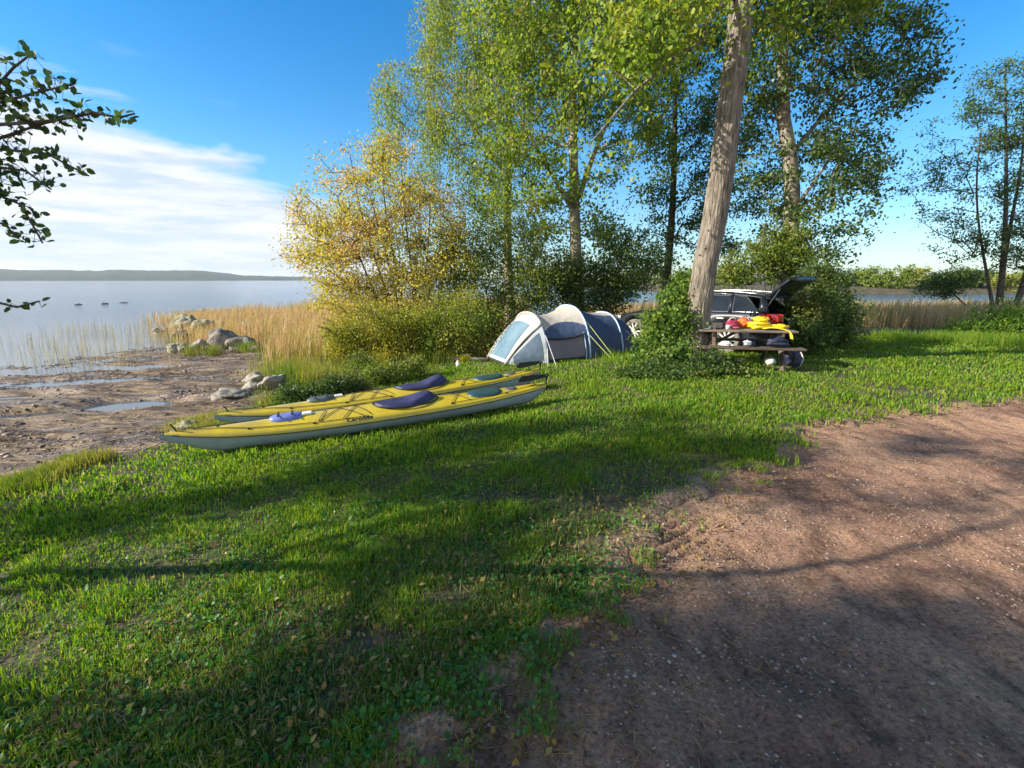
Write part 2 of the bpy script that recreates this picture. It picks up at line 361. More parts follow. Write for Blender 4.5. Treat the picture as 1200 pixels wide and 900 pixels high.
vc = t.nodes.new('ShaderNodeMath'); vc.operation = 'GREATER_THAN'; vc.inputs[1].default_value = .62
sxx = t.nodes.new('ShaderNodeSeparateXYZ'); t.links.new(vo.outputs['Color'], sxx.inputs[0]); t.links.new(sxx.outputs[0], vc.inputs[0])
ff = t.nodes.new('ShaderNodeMath'); ff.operation = 'MULTIPLY'; t.links.new(sp, ff.inputs[0]); t.links.new(vc.outputs[0], ff.inputs[1])
m3 = t.nodes.new('ShaderNodeMix'); m3.data_type = 'RGBA'; t.links.new(ff.outputs[0], m3.inputs[0]); t.links.new(m2.outputs[2], m3.inputs[6]); m3.inputs[7].default_value = (.42, .36, .33, 1)
t.links.new(m3.outputs[2], b.inputs['Base Color']); b.inputs['Roughness'].default_value = .85; b.inputs['Specular IOR Level'].default_value = .25
ad = t.nodes.new('ShaderNodeMath'); ad.operation = 'MULTIPLY_ADD'; ad.inputs[1].default_value = .5; t.links.new(nc, ad.inputs[0]); t.links.new(nb, ad.inputs[2])
bp = t.nodes.new('ShaderNodeBump'); bp.inputs['Distance'].default_value = .022; t.links.new(ad.outputs[0], bp.inputs['Height']); t.links.new(bp.outputs[0], b.inputs['Normal'])
def roadz(X, Y):
    r_ = road_sd(X, Y)
    rut = np.exp(-((r_ - .95) / .2) ** 2) + np.exp(-((r_ - 2.45) / .22) ** 2)
    z = gh(X, Y) * 1.0 - .012 - .022 * rut + .022 * fbm(X, Y, 2.6, 71, 5) + .006 * fbm(X, Y, 16, 73, 2) - .06 * (1 - sstep(-.12, .1, r_))
    dx = X - 1.16; dy = Y - 3.10; a_ = .78; l = dx * math.cos(a_) + dy * math.sin(a_); q = -dx * math.sin(a_) + dy * math.cos(a_)
    tread = np.exp(-(l / .42) ** 4 - (q / .20) ** 4)
    return z + .013 * tread * (np.tanh(3 * np.sin((q + .12 * l) * 2 * math.pi / .085)) - .5)
X, Y = patch(-3, 9, .2, 8.2, .022); r_ = road_sd(X, Y)
ro = gridmesh('road', X, Y, roadz(X, Y), M_road, keep=r_ > -.2); tag(ro, kind='structure')
X2, Y2 = patch(-30, 60, -30, 9, .25); r2 = road_sd(X2, Y2)
inner = (X2 > -2.9) & (X2 < 8.9) & (Y2 > .3) & (Y2 < 8.1)
r2o = gridmesh('road_far', X2, Y2, roadz(X2, Y2) - .01 - .1 * inner, M_road, keep=r2 > -.2); r2o.name = 'road'; tag(r2o, kind='structure')

M_water = bpy.data.materials.new('lake_water'); M_water.use_nodes = True
t = M_water.node_tree; b = t.nodes['Principled BSDF']; c = t.nodes.new('ShaderNodeTexCoord')
b.inputs['Base Color'].default_value = (.05, .075, .10, 1); b.inputs['Roughness'].default_value = .07; b.inputs['IOR'].default_value = 1.33; b.inputs['Specular IOR Level'].default_value = .8
b.inputs['Transmission Weight'].default_value = 0
wa = tnoise(t, c, 1.1, 5, .5, (.6, 1.6, 1)); wb = tnoise(t, c, 5.5, 4, .5, (.7, 1.5, 1))
# wavelets are calm close to the beach, livelier further out
sxy = t.nodes.new('ShaderNodeVectorMath'); sxy.operation = 'LENGTH'; t.links.new(c.outputs['Object'], sxy.inputs[0])
cal = t.nodes.new('ShaderNodeMapRange'); cal.inputs[1].default_value = 15; cal.inputs[2].default_value = 45; cal.inputs[3].default_value = .02; cal.inputs[4].default_value = 1; t.links.new(sxy.outputs['Value'], cal.inputs[0])
ad = t.nodes.new('ShaderNodeMath'); ad.operation = 'MULTIPLY_ADD'; ad.inputs[1].default_value = .25; t.links.new(wb, ad.inputs[0]); t.links.new(wa, ad.inputs[2])
bp = t.nodes.new('ShaderNodeBump'); bp.inputs['Distance'].default_value = .09; t.links.new(cal.outputs[0], bp.inputs['Strength']); t.links.new(ad.outputs[0], bp.inputs['Height']); t.links.new(bp.outputs[0], b.inputs['Normal'])
ax = axis(120, .6, 5200); X, Y = np.meshgrid(ax, ax + 6); wo_ = gridmesh('water', X, Y, X * 0 + WL, M_water, smooth=False)
tag(wo_, kind='structure')

# wooded ridge far across the lake
M_ridge = mat('far_forest', (.02, .045, .015), .95, col2=(.05, .075, .025), scale=.02, detail=8)
rows = []; azs = np.linspace(math.radians(-78), math.radians(12), 1500)
hh = 38 * (1 - .62 * sstep(-.62, -.45, azs)) * (1 - .45 * sstep(-.42, -.2, azs)) + 9 * fbm(azs, azs * 0, 7, 3) + 5 * fbm(azs, azs * 0, 40, 4, 3)
for j in range(14):
    f_ = j / 13; rad = 2150 + 900 * f_; prof = math.sin(min(1, f_ * 1.6) * math.pi / 2) * (1 if f_ < .8 else (1 - f_) / .2)
    z = WL + hh * prof + ((4 if j > 8 else 1) * fbm(azs, azs * 0 + j * 3.1, 300, 9, 2) if 0 < j < 13 else 0) + (6 if 0 < j < 13 else -1)
    rows.append(np.stack([rad * np.sin(azs), rad * np.cos(azs), z], -1))
V = np.concatenate(rows); n = len(azs); idx = np.arange(14 * n).reshape(14, n)
q = np.stack([idx[:-1, :-1], idx[:-1, 1:], idx[1:, 1:], idx[1:, :-1]], -1).reshape(-1, 4)
tag(mesh('hills', V, q, M_ridge), kind='structure')

# ------------------------------------------------------------------ foliage builders
def unit(v): return v / (np.linalg.norm(v, axis=-1, keepdims=True) + 1e-9)
def leaves(P, size, wid=.6, droop=0., up=.5, n=None, fine=False):
    n = len(P); s = size * R.uniform(.65, 1.3, n)[:, None]
    a = R.normal(size=(n, 3)); a[:, 2] -= droop; a = unit(a)
    nn_ = R.normal(size=(n, 3)); nn_[:, 2] += up; nn_ = unit(nn_); sd = unit(np.cross(nn_, a)); up_ = np.cross(a, sd)
    p0 = P; p2 = P + a * s; mid = P + a * s * .45
    l = mid + sd * s * wid * .5 + up_ * s * .10; r_ = mid - sd * s * wid * .5 + up_ * s * .10
    if fine:
        w2 = sd * s * wid
        q = [p0, P + a * s * .28 + w2 * .44 + up_ * s * .08, P + a * s * .68 + w2 * .42 + up_ * s * .08, p2, P + a * s * .68 - w2 * .42 + up_ * s * .08, P + a * s * .28 - w2 * .44 + up_ * s * .08]
        V = np.stack(q, 1).reshape(-1, 3); i = np.arange(n)[:, None] * 6
        return V, np.concatenate([i + np.array([[0, 1, 2, 3]]), i + np.array([[0, 3, 4, 5]])])
    V = np.stack([p0, r_, p2, l], 1).reshape(-1, 3)
    i = np.arange(n)[:, None] * 4
    return V, i + np.array([[0, 1, 2, 3]])
def tubes_np(A, B, ra, rb, k=5):
    n = len(A); t = unit(B - A); ref = np.where(np.abs(t[:, 2:3]) < .9, np.array([[0, 0, 1.]]), np.array([[1., 0, 0]]))
    u = unit(np.cross(t, ref)); v = np.cross(t, u); ang = np.arange(k) * 2 * math.pi / k
    ring = u[:, None] * np.cos(ang)[None, :, None] + v[:, None] * np.sin(ang)[None, :, None]
    V = np.stack([A[:, None] + ring * ra[:, None, None], B[:, None] + ring * rb[:, None, None]], 1).reshape(-1, 3)
    i = (np.arange(n) * 2 * k)[:, None, None]; kk = np.arange(k); nx = (kk + 1) % k
    q = np.stack([kk, nx, nx + k, kk + k], -1)[None] + i
    return V, q.reshape(-1, 4)
def sample_lobes(lobes, n):
    w_ = np.array([l[1] ** 2.2 * (l[2] if len(l) > 2 else 1) for l in lobes]); c_ = R.choice(len(lobes), n, p=w_ / w_.sum())
    ctr = np.array([l[0] for l in lobes])[c_]; rad = np.array([l[1] for l in lobes])[c_]
    d = unit(R.normal(size=(n, 3))) * (R.uniform(.08, 1, n) ** (1 / 2.4))[:, None]
    d[:, 2] *= .85
    return ctr + d * rad[:, None]
def grow(stems, clumps, tipr=.006, seg=.7, power=2.3):
    """stems: list of (points, radii). Connects every clump to the nearest wood; returns edges with radii"""
    nodes = []; par = []; fixed = []
    for pts, rad in stems:
        for i, p in enumerate(pts):
            nodes.append(np.array(p, float)); par.append(len(nodes) - 2 if i else -1); fixed.append(rad[i])
    top = len(nodes); base = np.array(nodes)
    d0 = np.array([np.linalg.norm(base - c_, axis=1).min() for c_ in clumps]); order = np.argsort(d0); ends = []
    for ci in order:
        c_ = clumps[ci]; A = np.array(nodes); dv = c_ - A; d = np.linalg.norm(dv, axis=1)
        pen = np.clip(-(dv[:, 2]) + .15 * d, 0, None) * .9
        fx = np.array([0 if f is None else 1 for f in fixed])
        cost = d + pen + np.where(fx > 0, .25, 0)
        k = int(np.argmin(cost)); L = d[k]; m = max(1, int(L / seg)); prev = k; p0 = A[k]
        for j in range(1, m + 1):
            f_ = j / m; p = p0 + (c_ - p0) * f_; p = p + np.array([0, 0, -.10 * L * math.sin(math.pi * f_)]) + (R.normal(size=3) * .05 * L * (1 if j < m else 0) / max(1, m ** .5))
            nodes.append(p); par.append(prev); fixed.append(None); prev = len(nodes) - 1
        ends.append(prev)
    A = np.array(nodes); n = len(A); load = np.zeros(n)
    for e in ends: load[e] += 1
    for i in range(n - 1, top - 1, -1): load[par[i]] += load[i]
    rad = np.array([fixed[i] if fixed[i] is not None else tipr * max(load[i], 1) ** (1 / power) for i in range(n)])
    e = [(par[i], i) for i in range(n) if par[i] >= 0]; e = np.array(e)
    fixm = np.array([f is not None for f in fixed])
    rp = np.minimum(rad[e[:, 0]], np.where(fixm[e[:, 0]] & ~fixm[e[:, 1]], rad[e[:, 1]] * 1.5, 9))
    br = ~fixm[e[:, 1]]
    cend = np.zeros(len(clumps), int); cend[order] = ends
    return A, e, rp, rad, br, par, cend
def stem(p0, p1, r0, r1, n=10, wob=.1, flare=0.):
    p0 = np.array(p0, float); p1 = np.array(p1, float); pts = []; rad = []
    off = R.normal(size=(3, 3)) * wob; off[:, 2] = 0
    for i in range(n + 1):
        f_ = i / n; p = p0 + (p1 - p0) * f_ + off[0] * math.sin(math.pi * f_) + off[1] * math.sin(2 * math.pi * f_) * .5
        pts.append(p); rad.append(r0 + (r1 - r0) * f_ ** .8 + flare * r0 * math.exp(-f_ * n * .9))
    return pts, rad
def plant(name, label, cat, base, stems, lobes, nclump, nleaf, lmat, bmat, lsize=.09, cl=.4, wid=.6, droop=0., hang=0., up=.5, tipr=.006, group=None, seg=.7, tk=10, trunk_name='trunk', twigs=True, cz=.7, fine=False, sprays=()):
    base = Vector(base); o = empty(name, base); tag(o, label, cat, group); b_ = np.array(base)
    cl_pts = sample_lobes(lobes, nclump)
    A, e, rp, rad, br, pa, cend = grow(stems, cl_pts, tipr, seg)
    own = np.full(len(A), -1); k0 = 0
    for si, (pts, rd) in enumerate(stems): own[k0:k0 + len(pts)] = si; k0 += len(pts)
    for i in range(k0, len(A)): own[i] = own[pa[i]]
    tw_i = None
    if twigs:
        n3 = min(nclump * 6, 3000); tw_i = R.integers(0, nclump, n3); tA_ = cl_pts[tw_i]; tB_ = tA_ + R.normal(size=(n3, 3)) * cl * .9 - np.array([0, 0, hang * .3]); tw_own = own[cend[tw_i]]
    for si, (pts, rd) in enumerate(stems):                 # every stem is one mesh with the limbs it carries
        mb = MB(); k = tk; rows = []
        P = [Vector(p) for p in pts]
        for i in range(len(P)):
            t_ = (P[min(i + 1, len(P) - 1)] - P[max(i - 1, 0)]).normalized(); a_ = t_.cross(Vector((0, 1, 0))).normalized(); c_ = t_.cross(a_)
            rows.append([P[i] + (a_ * math.cos(2 * math.pi * j / k) + c_ * math.sin(2 * math.pi * j / k)) * rd[i] * (1 + .10 * float(vn(j * 1.7, i * .6, 1, 5))) - base for j in range(k)])
        mb.grid(rows, True); VV = [np.array(mb.V)]; FF = [np.array(mb.F)]; cnt = len(mb.V)
        ei = e[br & (own[e[:, 1]] == si)]
        if len(ei):
            rr0 = rp[br & (own[e[:, 1]] == si)]; V, q = tubes_np(A[ei[:, 0]] - b_, A[ei[:, 1]] - b_, rr0, rad[ei[:, 1]]); VV.append(V); FF.append(q + cnt); cnt += len(V)
        if tw_i is not None and (tw_own == si).any():
            m_ = tw_own == si; V, q = tubes_np(tA_[m_] - b_, tB_[m_] - b_, np.full(m_.sum(), tipr * .6), np.full(m_.sum(), tipr * .25), 3); VV.append(V); FF.append(q + cnt)
        low = pts[0][2] < base.z + 1.0
        mesh(trunk_name if low else 'limb', np.concatenate(VV), FF, bmat, o, smooth=True)
    # leaves round each clump and strung along the outer wood
    n1_ = int(nleaf * .78); ci = R.integers(0, nclump, n1_); P = cl_pts[ci] + R.normal(size=(n1_, 3)) * np.array([cl, cl, cl * cz])
    if hang:
        P = cl_pts[ci] + R.normal(size=(n1_, 3)) * np.array([cl, cl, .12])
        si = ci * 7 + R.integers(0, 7, n1_); ph = (np.sin(si * 12.9898)[:, None] * 43758.5 + np.array([[0, .37]])) % 1 - .5
        dn = R.uniform(0, 1, n1_) * hang * (.5 + (si % 5) / 5)
        P[:, :2] = cl_pts[ci][:, :2] + ph * cl * 2.6 + R.normal(size=(n1_, 2)) * .05; P[:, 2] -= dn
    thin = np.where(br & (rad[e[:, 1]] < tipr * 4))[0]
    if len(thin):
        n2_ = nleaf - n1_; k = thin[R.integers(0, len(thin), n2_)]; f_ = R.uniform(0, 1, n2_)[:, None]
        P2 = A[e[k, 0]] * (1 - f_) + A[e[k, 1]] * f_ + R.normal(size=(n2_, 3)) * .12; P = np.concatenate([P, P2])
    gzz = gh(P[:, 0], P[:, 1], False) + .03; P[:, 2] = np.maximum(P[:, 2], gzz + R.uniform(0, .12, len(P)))
    for poly, cnt_, spr in sprays:
        pl = np.array(poly, float); seg_ = R.integers(0, len(pl) - 1, cnt_) if len(pl) > 2 else np.zeros(cnt_, int)
        if len(pl) > 4: seg_ = np.maximum(seg_, 1)
        f_ = R.uniform(0, 1, cnt_)[:, None]
        q_ = pl[seg_] * (1 - f_) + pl[seg_ + 1] * f_; tp_ = q_ + R.normal(size=(cnt_, 3)) * spr * (1 - .4 * (seg_[:, None] / len(pl))); P = np.concatenate([P, tp_])
        mbs = MB(); mbs.tube([Vector(v - b_) for v in pl], [.012 * (1 - .8 * i / len(pl)) + .0015 for i in range(len(pl))], 5); VV = [np.array(mbs.V)]; q0 = [f for f in mbs.F if len(f) == 4]; V, q = tubes_np(q_ - b_, tp_ - b_, np.full(len(q_), .0020), np.full(len(q_), .0012), 3)
        mesh('twig', np.concatenate([VV[0], V]), [np.array(q0), q + len(VV[0])], bmat, o)
    V, q = leaves(P - b_, lsize, wid, droop, up, fine=fine); mesh('foliage', V, q, lmat, o)
    return o
def bladefield(name, P, h, wdt, lm, lean=.35, mid=True, windx=0., label=None, cat=None, kind='stuff'):
    n = len(P); h = h * R.uniform(.55, 1.25, n); a = R.uniform(0, 2 * math.pi, n)
    sx_ = np.cos(a) * wdt / 2; sy_ = np.sin(a) * wdt / 2; ld = R.uniform(0, 2 * math.pi, n); ll = np.abs(R.normal(size=n)) * lean * h
    dx = np.cos(ld) * ll + windx * h; dy = np.sin(ld) * ll; z0 = P[:, 2] - .01
    v0 = np.stack([P[:, 0] - sx_, P[:, 1] - sy_, z0], -1); v1 = np.stack([P[:, 0] + sx_, P[:, 1] + sy_, z0], -1)
    mh = h * .62; v2 = np.stack([P[:, 0] + dx * .35 + sx_ * .75, P[:, 1] + dy * .35 + sy_ * .75, P[:, 2] + mh], -1)
    v3 = np.stack([P[:, 0] + dx * .35 - sx_ * .75, P[:, 1] + dy * .35 - sy_ * .75, P[:, 2] + mh], -1)
    tipz = P[:, 2] + np.sqrt(np.maximum(h ** 2 - (dx ** 2 + dy ** 2) * .6, (h * .45) ** 2))
    v4 = np.stack([P[:, 0] + dx, P[:, 1] + dy, tipz], -1)
    V = np.stack([v0, v1, v2, v3, v4], 1).reshape(-1, 3); i = np.arange(n)[:, None] * 5
    o = mesh(name, V, [i + np.array([[0, 1, 2, 3]]), i + np.array([[3, 2, 4]])], lm); tag(o, label, cat, kind=kind); return o

# ------------------------------------------------------------------ lawn grass, leaf litter, stones (uncountable)
G1, G2, G3, G4 = (.07, .17, .014), (.125, .265, .018), (.21, .34, .022), (.33, .38, .045)
M_grass = leafmat('grass_blades', [(.04, .11, .014), G1, G2, G2, G3, G3, G4, (.38, .36, .12)], .48, patch=(.23, .32, .02), pscale=.7, pos=(.52, .68), tint=(1.3, 1.35, .4), spec=.25)
M_clover = leafmat('clover_leaves', [(.035, .13, .02), (.06, .19, .03), (.10, .24, .04)], .35)
M_dry = leafmat('dry_grass', [(.30, .20, .07), (.42, .29, .11), (.50, .36, .15), (.36, .28, .08)], .35, tint=(1.2, 1.1, .7))
M_litter = leafmat('fallen_leaves', [(.10, .05, .02), (.20, .11, .04), (.30, .18, .05), (.34, .27, .07), (.14, .09, .05)], .2)
BARE = [at(590, 582), at(650, 482), at(705, 590), at(800, 590), at(440, 750), at(30, 780), at(690, 640), at(520, 700)]
def lawn_points(n, r0, r1, pw, th0=-62, th1=62):
    u = R.uniform(0, 1, n); k = 2 - pw
    r_ = (r0 ** k + u * (r1 ** k - r0 ** k)) ** (1 / k); th = np.radians(R.uniform(th0, th1, n))
    x = r_ * np.sin(th); y = r_ * np.cos(th)
    rs = road_sd(x, y); bs = beach_sd(x, y)
    p = sstep(.26, -.12, rs + .5 * fbm(x, y, 7, 83, 2)) * sstep(.15, -.35, bs)
    thin = .5 + 2.6 * fbm(x, y, .8, 81, 3) + 1.8 * fbm(x, y, 5, 82, 2); edge_thin = sstep(0, 1.6, -rs)
    p = p * np.clip(.36 + .45 * edge_thin + thin * .45, .2, 1)
    for i, B in enumerate(BARE):
        q = ((x - B.x) / (.34 if i else .45)) ** 2 + ((y - B.y) / .15) ** 2
        p = p * np.clip(q * .8 + .05, .0, 1)
    keep = (R.uniform(0, 1, n) < p) & (y < 19) & (x > -9) & (x < 14)
    x, y, rs = x[keep], y[keep], rs[keep]
    z = gh(x, y) + .035 * sstep(-.35, -.02, rs)
    return np.stack([x, y, z], -1), rs
P, rs = lawn_points(230000, 1.0, 5.5, 1.25); n = len(P)
tuft = .45 + 1.9 * np.clip(fbm(P[:, 0], P[:, 1], 3.4, 91, 3) + .30, 0, 1)
bladefield('lawn_grass', P, .044 * tuft * (.6 + .4 * sstep(0, 1.2, -rs)), np.full(n, .0052) * (.8 + .12 * np.hypot(P[:, 0], P[:, 1])), M_grass, .75, windx=.15, label='short green lawn grass between the gravel track and the shore', cat='grass')
P, rs = lawn_points(230000, 5, 19, 1.5); n = len(P); d = np.hypot(P[:, 0], P[:, 1])
tuft = .6 + 1.1 * np.clip(fbm(P[:, 0], P[:, 1], 1.6, 91, 3) + .35, 0, 1)
bladefield('lawn_grass', P, .065 * tuft, .0085 + .0012 * d, M_grass, .7, windx=.1, label='short green lawn grass further back around the boats and tent', cat='grass')
P, rs = lawn_points(60000, 1.0, 7, 1.3); m_ = fbm(P[:, 0], P[:, 1], 1.4, 97, 3) > -.06; P = P[m_]
P[:, 2] += R.uniform(.005, .04, len(P)); V, q = leaves(P, .021, .95, 0, 2.2); tag(mesh('clover', V, q, M_clover), 'low clover leaves mixed into the near lawn grass', 'clover', kind='stuff')
P, rs = lawn_points(20000, 1.0, 4.2, 1.2); m_ = fbm(P[:, 0], P[:, 1], 1.3, 107, 3) > .12; P = P[m_]
P[:, 2] += R.uniform(.005, .035, len(P)); V, q = leaves(P, .032, .7, -.1, 1.6, fine=True); tag(mesh('broad_weeds', V, q, M_clover), 'broad leafed weeds in patches of the nearest grass', 'weeds', kind='stuff')
n = 11000; r_ = R.uniform(1.0, 1, n) * (1 + R.uniform(0, 1, n) ** 1.4 * 9); th = np.radians(R.uniform(-60, 60, n)); x = r_ * np.sin(th); y = r_ * np.cos(th); rs = road_sd(x, y)
k_ = (R.uniform(0, 1, n) < np.exp(-np.clip(-rs, 0, 9) / 1.1) * .9 + .25) & (rs < .5) & (beach_sd(x, y) < 0); x, y, rs = x[k_], y[k_], rs[k_]
P = np.stack([x, y, gh(x, y) + np.where(rs < 0, R.uniform(.015, .06, len(x)), .012)], -1)
V, q = leaves(P, .036, .6, 0, 2.5); tag(mesh('leaf_litter', V, q, M_litter), 'brown and yellow fallen leaves scattered along the edge of the track', 'fallen leaves', kind='stuff')
# clumps of drier grass along the lip of the track
P, rs = lawn_points(95000, 1, 9, 1.3); k_ = (rs > -1.5 + .8 * fbm(P[:, 0], P[:, 1], .9, 14, 2)) & (fbm(P[:, 0], P[:, 1], 2, 13, 2) > -.04); P = P[k_]
bladefield('verge_grass', P, np.full(len(P), .065), np.full(len(P), .006), leafmat('verge', [(.16, .17, .05), (.26, .23, .07), (.10, .20, .03), (.34, .28, .12), (.14, .24, .03)], .35), .8, label='dry straw coloured grass on the lip of the gravel track', cat='grass')

n = 9000; r_ = 1 + R.uniform(0, 1, n) ** 1.3 * 6; th = np.radians(R.uniform(-55, 60, n)); x = r_ * np.sin(th); y = r_ * np.cos(th); rs = road_sd(x, y); k_ = (np.abs(rs) < .25 + R.exponential(.45, n)) & (beach_sd(x, y) < 0); x, y, rs = x[k_], y[k_], rs[k_]; n = len(x)
P = np.stack([x, y, gh(x, y) + np.where(rs < 0, R.uniform(.01, .04, n), .002)], -1); a = R.uniform(0, 6.28, n); l_ = R.uniform(.02, .09, n); D = np.stack([np.cos(a) * l_, np.sin(a) * l_, R.normal(size=n) * .006], -1)
V, q = tubes_np(P, P + D, np.full(n, .0018), np.full(n, .0012), 3); tag(mesh('dead_stalks', V, q, M_dry), 'broken dead stalks and twigs littering the verge', 'straw', kind='stuff')
def stones(name, x, y, z, s, m, label, cat, flat=.6):
    n = len(x); ph = R.uniform(0, 6.28, n); B = np.array([(1, 0, 0), (.31, .95, 0), (-.81, .59, 0), (-.81, -.59, 0), (.31, -.95, 0), (.1, .05, .8), (0, 0, -.7), (.55, .4, .55), (-.55, .1, .6)], float)
    Fc = np.array([(0, 1, 7), (1, 5, 7), (0, 7, 5), (1, 2, 5), (2, 8, 5), (2, 3, 8), (3, 5, 8), (3, 4, 5), (4, 0, 5), (1, 0, 6), (2, 1, 6), (3, 2, 6), (4, 3, 6), (0, 4, 6)])
    j = B[None] * (1 + R.normal(size=(n, 9, 3)) * .17); st = R.uniform(.6, 1.25, (n, 1, 3)); st[:, :, 2] *= flat; j = j * st * s[:, None, None]
    c_, s_ = np.cos(ph)[:, None], np.sin(ph)[:, None]; V = np.stack([j[:, :, 0] * c_ - j[:, :, 1] * s_ + x[:, None], j[:, :, 0] * s_ + j[:, :, 1] * c_ + y[:, None], j[:, :, 2] + z[:, None]], -1).reshape(-1, 3)
    q = (Fc[None] + (np.arange(n) * 9)[:, None, None]).reshape(-1, 3)
    return tag(mesh(name, V, q, m), label, cat, kind='stuff')
M_peb = leafmat('pebbles', [(.12, .08, .06), (.26, .17, .12), (.36, .27, .21), (.34, .21, .14), (.30, .20, .15), (.46, .38, .31)], 0., rough=.7)
n = 70000; r_ = .9 + R.uniform(0, 1, n) ** 1.5 * 8; th = np.radians(R.uniform(-25, 60, n)); x = r_ * np.sin(th); y = r_ * np.cos(th); k_ = (road_sd(x, y) > -.15) & (fbm(x, y, .9, 55, 3) + R.normal(size=n) * .22 > 0); x, y = x[k_], y[k_]
stones('road_pebbles', x, y, roadz(x, y) + .001, .003 + .010 * R.uniform(0, 1, len(x)) ** 4, M_peb, 'small loose pebbles on the packed gravel track', 'pebbles')
n = 26000; x = R.uniform(-20, -3.5, n); y = R.uniform(3, 20, n); k_ = (beach_sd(x, y) > -.05) & (fbm(x, y * 1.7, .9, 59, 3) + R.normal(size=n) * .25 > .02) & (gh(x, y) > WL - .02); x, y = x[k_], y[k_]
M_bpeb = leafmat('shore_pebbles', [(.06, .045, .035), (.12, .09, .07), (.25, .19, .15), (.40, .33, .27), (.16, .09, .06)], 0., rough=.6)
stones('shore_pebbles', x, y, gh(x, y) + .005, .012 + .05 * R.uniform(0, 1, len(x)) ** 5, M_bpeb, 'small stones and clods scattered over the muddy shore', 'pebbles')
# straw and wrack washed on the mud, lying in bands along the waterline
n = 34000; x = R.uniform(-20, -3.8, n); y = R.uniform(3, 19, n); bnd = fbm(x * .55 - y * .2, y * 1.5 + x * .6, 1.2, 63, 4)
k_ = (beach_sd(x, y) > -.1) & (bnd + R.normal(size=n) * .10 > .12) & (gh(x, y) > WL - .03); x, y = x[k_], y[k_]
P = np.stack([x, y, gh(x, y) + R.uniform(.004, .035, len(x))], -1); n = len(P); a = R.uniform(0, 6.28, n); l_ = R.uniform(.05, .16, n)
D = np.stack([np.cos(a) * l_, np.sin(a) * l_, R.normal(size=n) * .015], -1); V, q = tubes_np(P, P + D, np.full(n, .005), np.full(n, .004), 3)
tag(mesh('washed_up_straw', V, q, leafmat('wrack', [(.05, .03, .02), (.12, .08, .05), (.30, .22, .14), (.42, .33, .22)], .1)), 'dead reed straw washed up in bands on the mud', 'straw', kind='stuff')

# ------------------------------------------------------------------ reeds and rough grass
M_reed = leafmat('reed', [(.38, .26, .12), (.54, .38, .20), (.64, .48, .28), (.44, .34, .15), (.58, .39, .22)], .4, tint=(1.2, 1.05, .75), patch=(.38, .36, .09), pscale=.5, pos=(.55, .66))
def reeds(name, x, y, h, m, label, wd=.012, plume=True, wl=WL):
    z = gh(x, y, False); P = np.stack([x, y, np.maximum(z, wl) - .02], -1)
    o = bladefield(name, P, h, np.full(len(x), wd) * (1 + np.hypot(x, y) / 40), m, .24, windx=.09, label=label, cat='reeds')
    return o
n = 50000; x = R.uniform(-24, 2, n); y = R.uniform(11.2, 32, n); bs = beach_sd(x, y)
k_ = ((bs < .2 + .9 * fbm(x, y, .5, 15, 2)) | ((R.uniform(0, 1, n) < sstep(-.80, -.60, x / y + .08 * fbm(x, y, .5, 16, 2)) ** 1.5) & (y > 17.4 + .8 * fbm(x, y, .6, 17, 2)))) & (y > 12.2 + .35 * np.clip(x + 4, 0, 9)) & (x < -1.2 + (y - 13) * .12) & (fbm(x, y, .35, 19, 3) > -.42); x, y = x[k_], y[k_]
reeds('shore_reeds', x, y, np.interp(x / y, [-.8, -.66, -.5, -.36, -.2], [.45, .6, .9, 1.3, 1.45]) * (1 + .3 * fbm(x, y, .6, 21, 3)), M_reed, 'golden dry reeds standing along the shore behind the stone pile', wd=.013)
n = 30000; x = R.uniform(2, 42, n); y = R.uniform(17.5, 32, n); k_ = (y > 18.2 + .25 * fbm(x, y, .4, 5, 2)) & (x > (y) * .10) & (x < y * 1.12 + 3); x, y = x[k_], y[k_]
reeds('bay_reeds', x, y, 1.0 + .3 * fbm(x, y, .4, 25, 3), M_reed, 'golden reed bed between the right lawn and the blue bay', wd=.02)
M_sreed = leafmat('pale_reed', [(.36, .30, .22), (.50, .44, .34), (.42, .34, .2)], .3)
n = 2600; cx = R.uniform(-22, -7, 130); cy = R.uniform(12, 27, 130); j = R.integers(0, 130, n); x = cx[j] + R.normal(size=n) * .5; y = cy[j] + R.normal(size=n) * .35; zz = gh(x, y)
k_ = (zz < WL + .02); x, y = x[k_], y[k_]
reeds('water_reeds', x, y, .42 + .25 * R.uniform(0, 1, len(x)), M_sreed, 'sparse pale reed stalks standing in the shallow water', wd=.006)
M_rough = leafmat('rough_grass', [(.20, .24, .03), (.32, .33, .05), (.42, .36, .10), (.12, .20, .03), (.45, .33, .14)], .4, patch=(.13, .22, .02), pscale=.8, pos=(.5, .6))
def rough(name, spots, n, h, label, m=M_rough, wd=.009, lean=.4):
    s = np.array([[*at(px, py).xy[:], r_] for px, py, r_ in spots]); j = R.choice(len(s), n, p=s[:, 2] ** 2 / (s[:, 2] ** 2).sum())
    x = s[j, 0] + R.normal(size=n) * s[j, 2] * .5; y = s[j, 1] + R.normal(size=n) * s[j, 2] * .5; z = gh(x, y)
    return bladefield(name, np.stack([x, y, z], -1), np.full(n, h), np.full(n, wd), m, lean, label=label, cat='grass')
rough('tall_shore_grass', [(345, 440, .9), (365, 425, 1.1), (390, 420, 1.3), (350, 412, 1.0), (420, 425, 1.0), (375, 445, .7), (330, 400, 1.0), (310, 478, .25), (410, 405, 1.3), (450, 430, .8), (480, 425, .8), (510, 425, .7)], 15000, .42, 'tall yellow green grass between the far kayak and the reeds')
rough('tall_shore_grass', [(230, 500, .35), (260, 492, .3), (245, 505, .25), (90, 545, .25), (70, 555, .2), (50, 562, .3), (20, 575, .35), (120, 540, .15)], 5200, .15, 'yellow tufts of grass at the muddy edge left of the kayak bows')
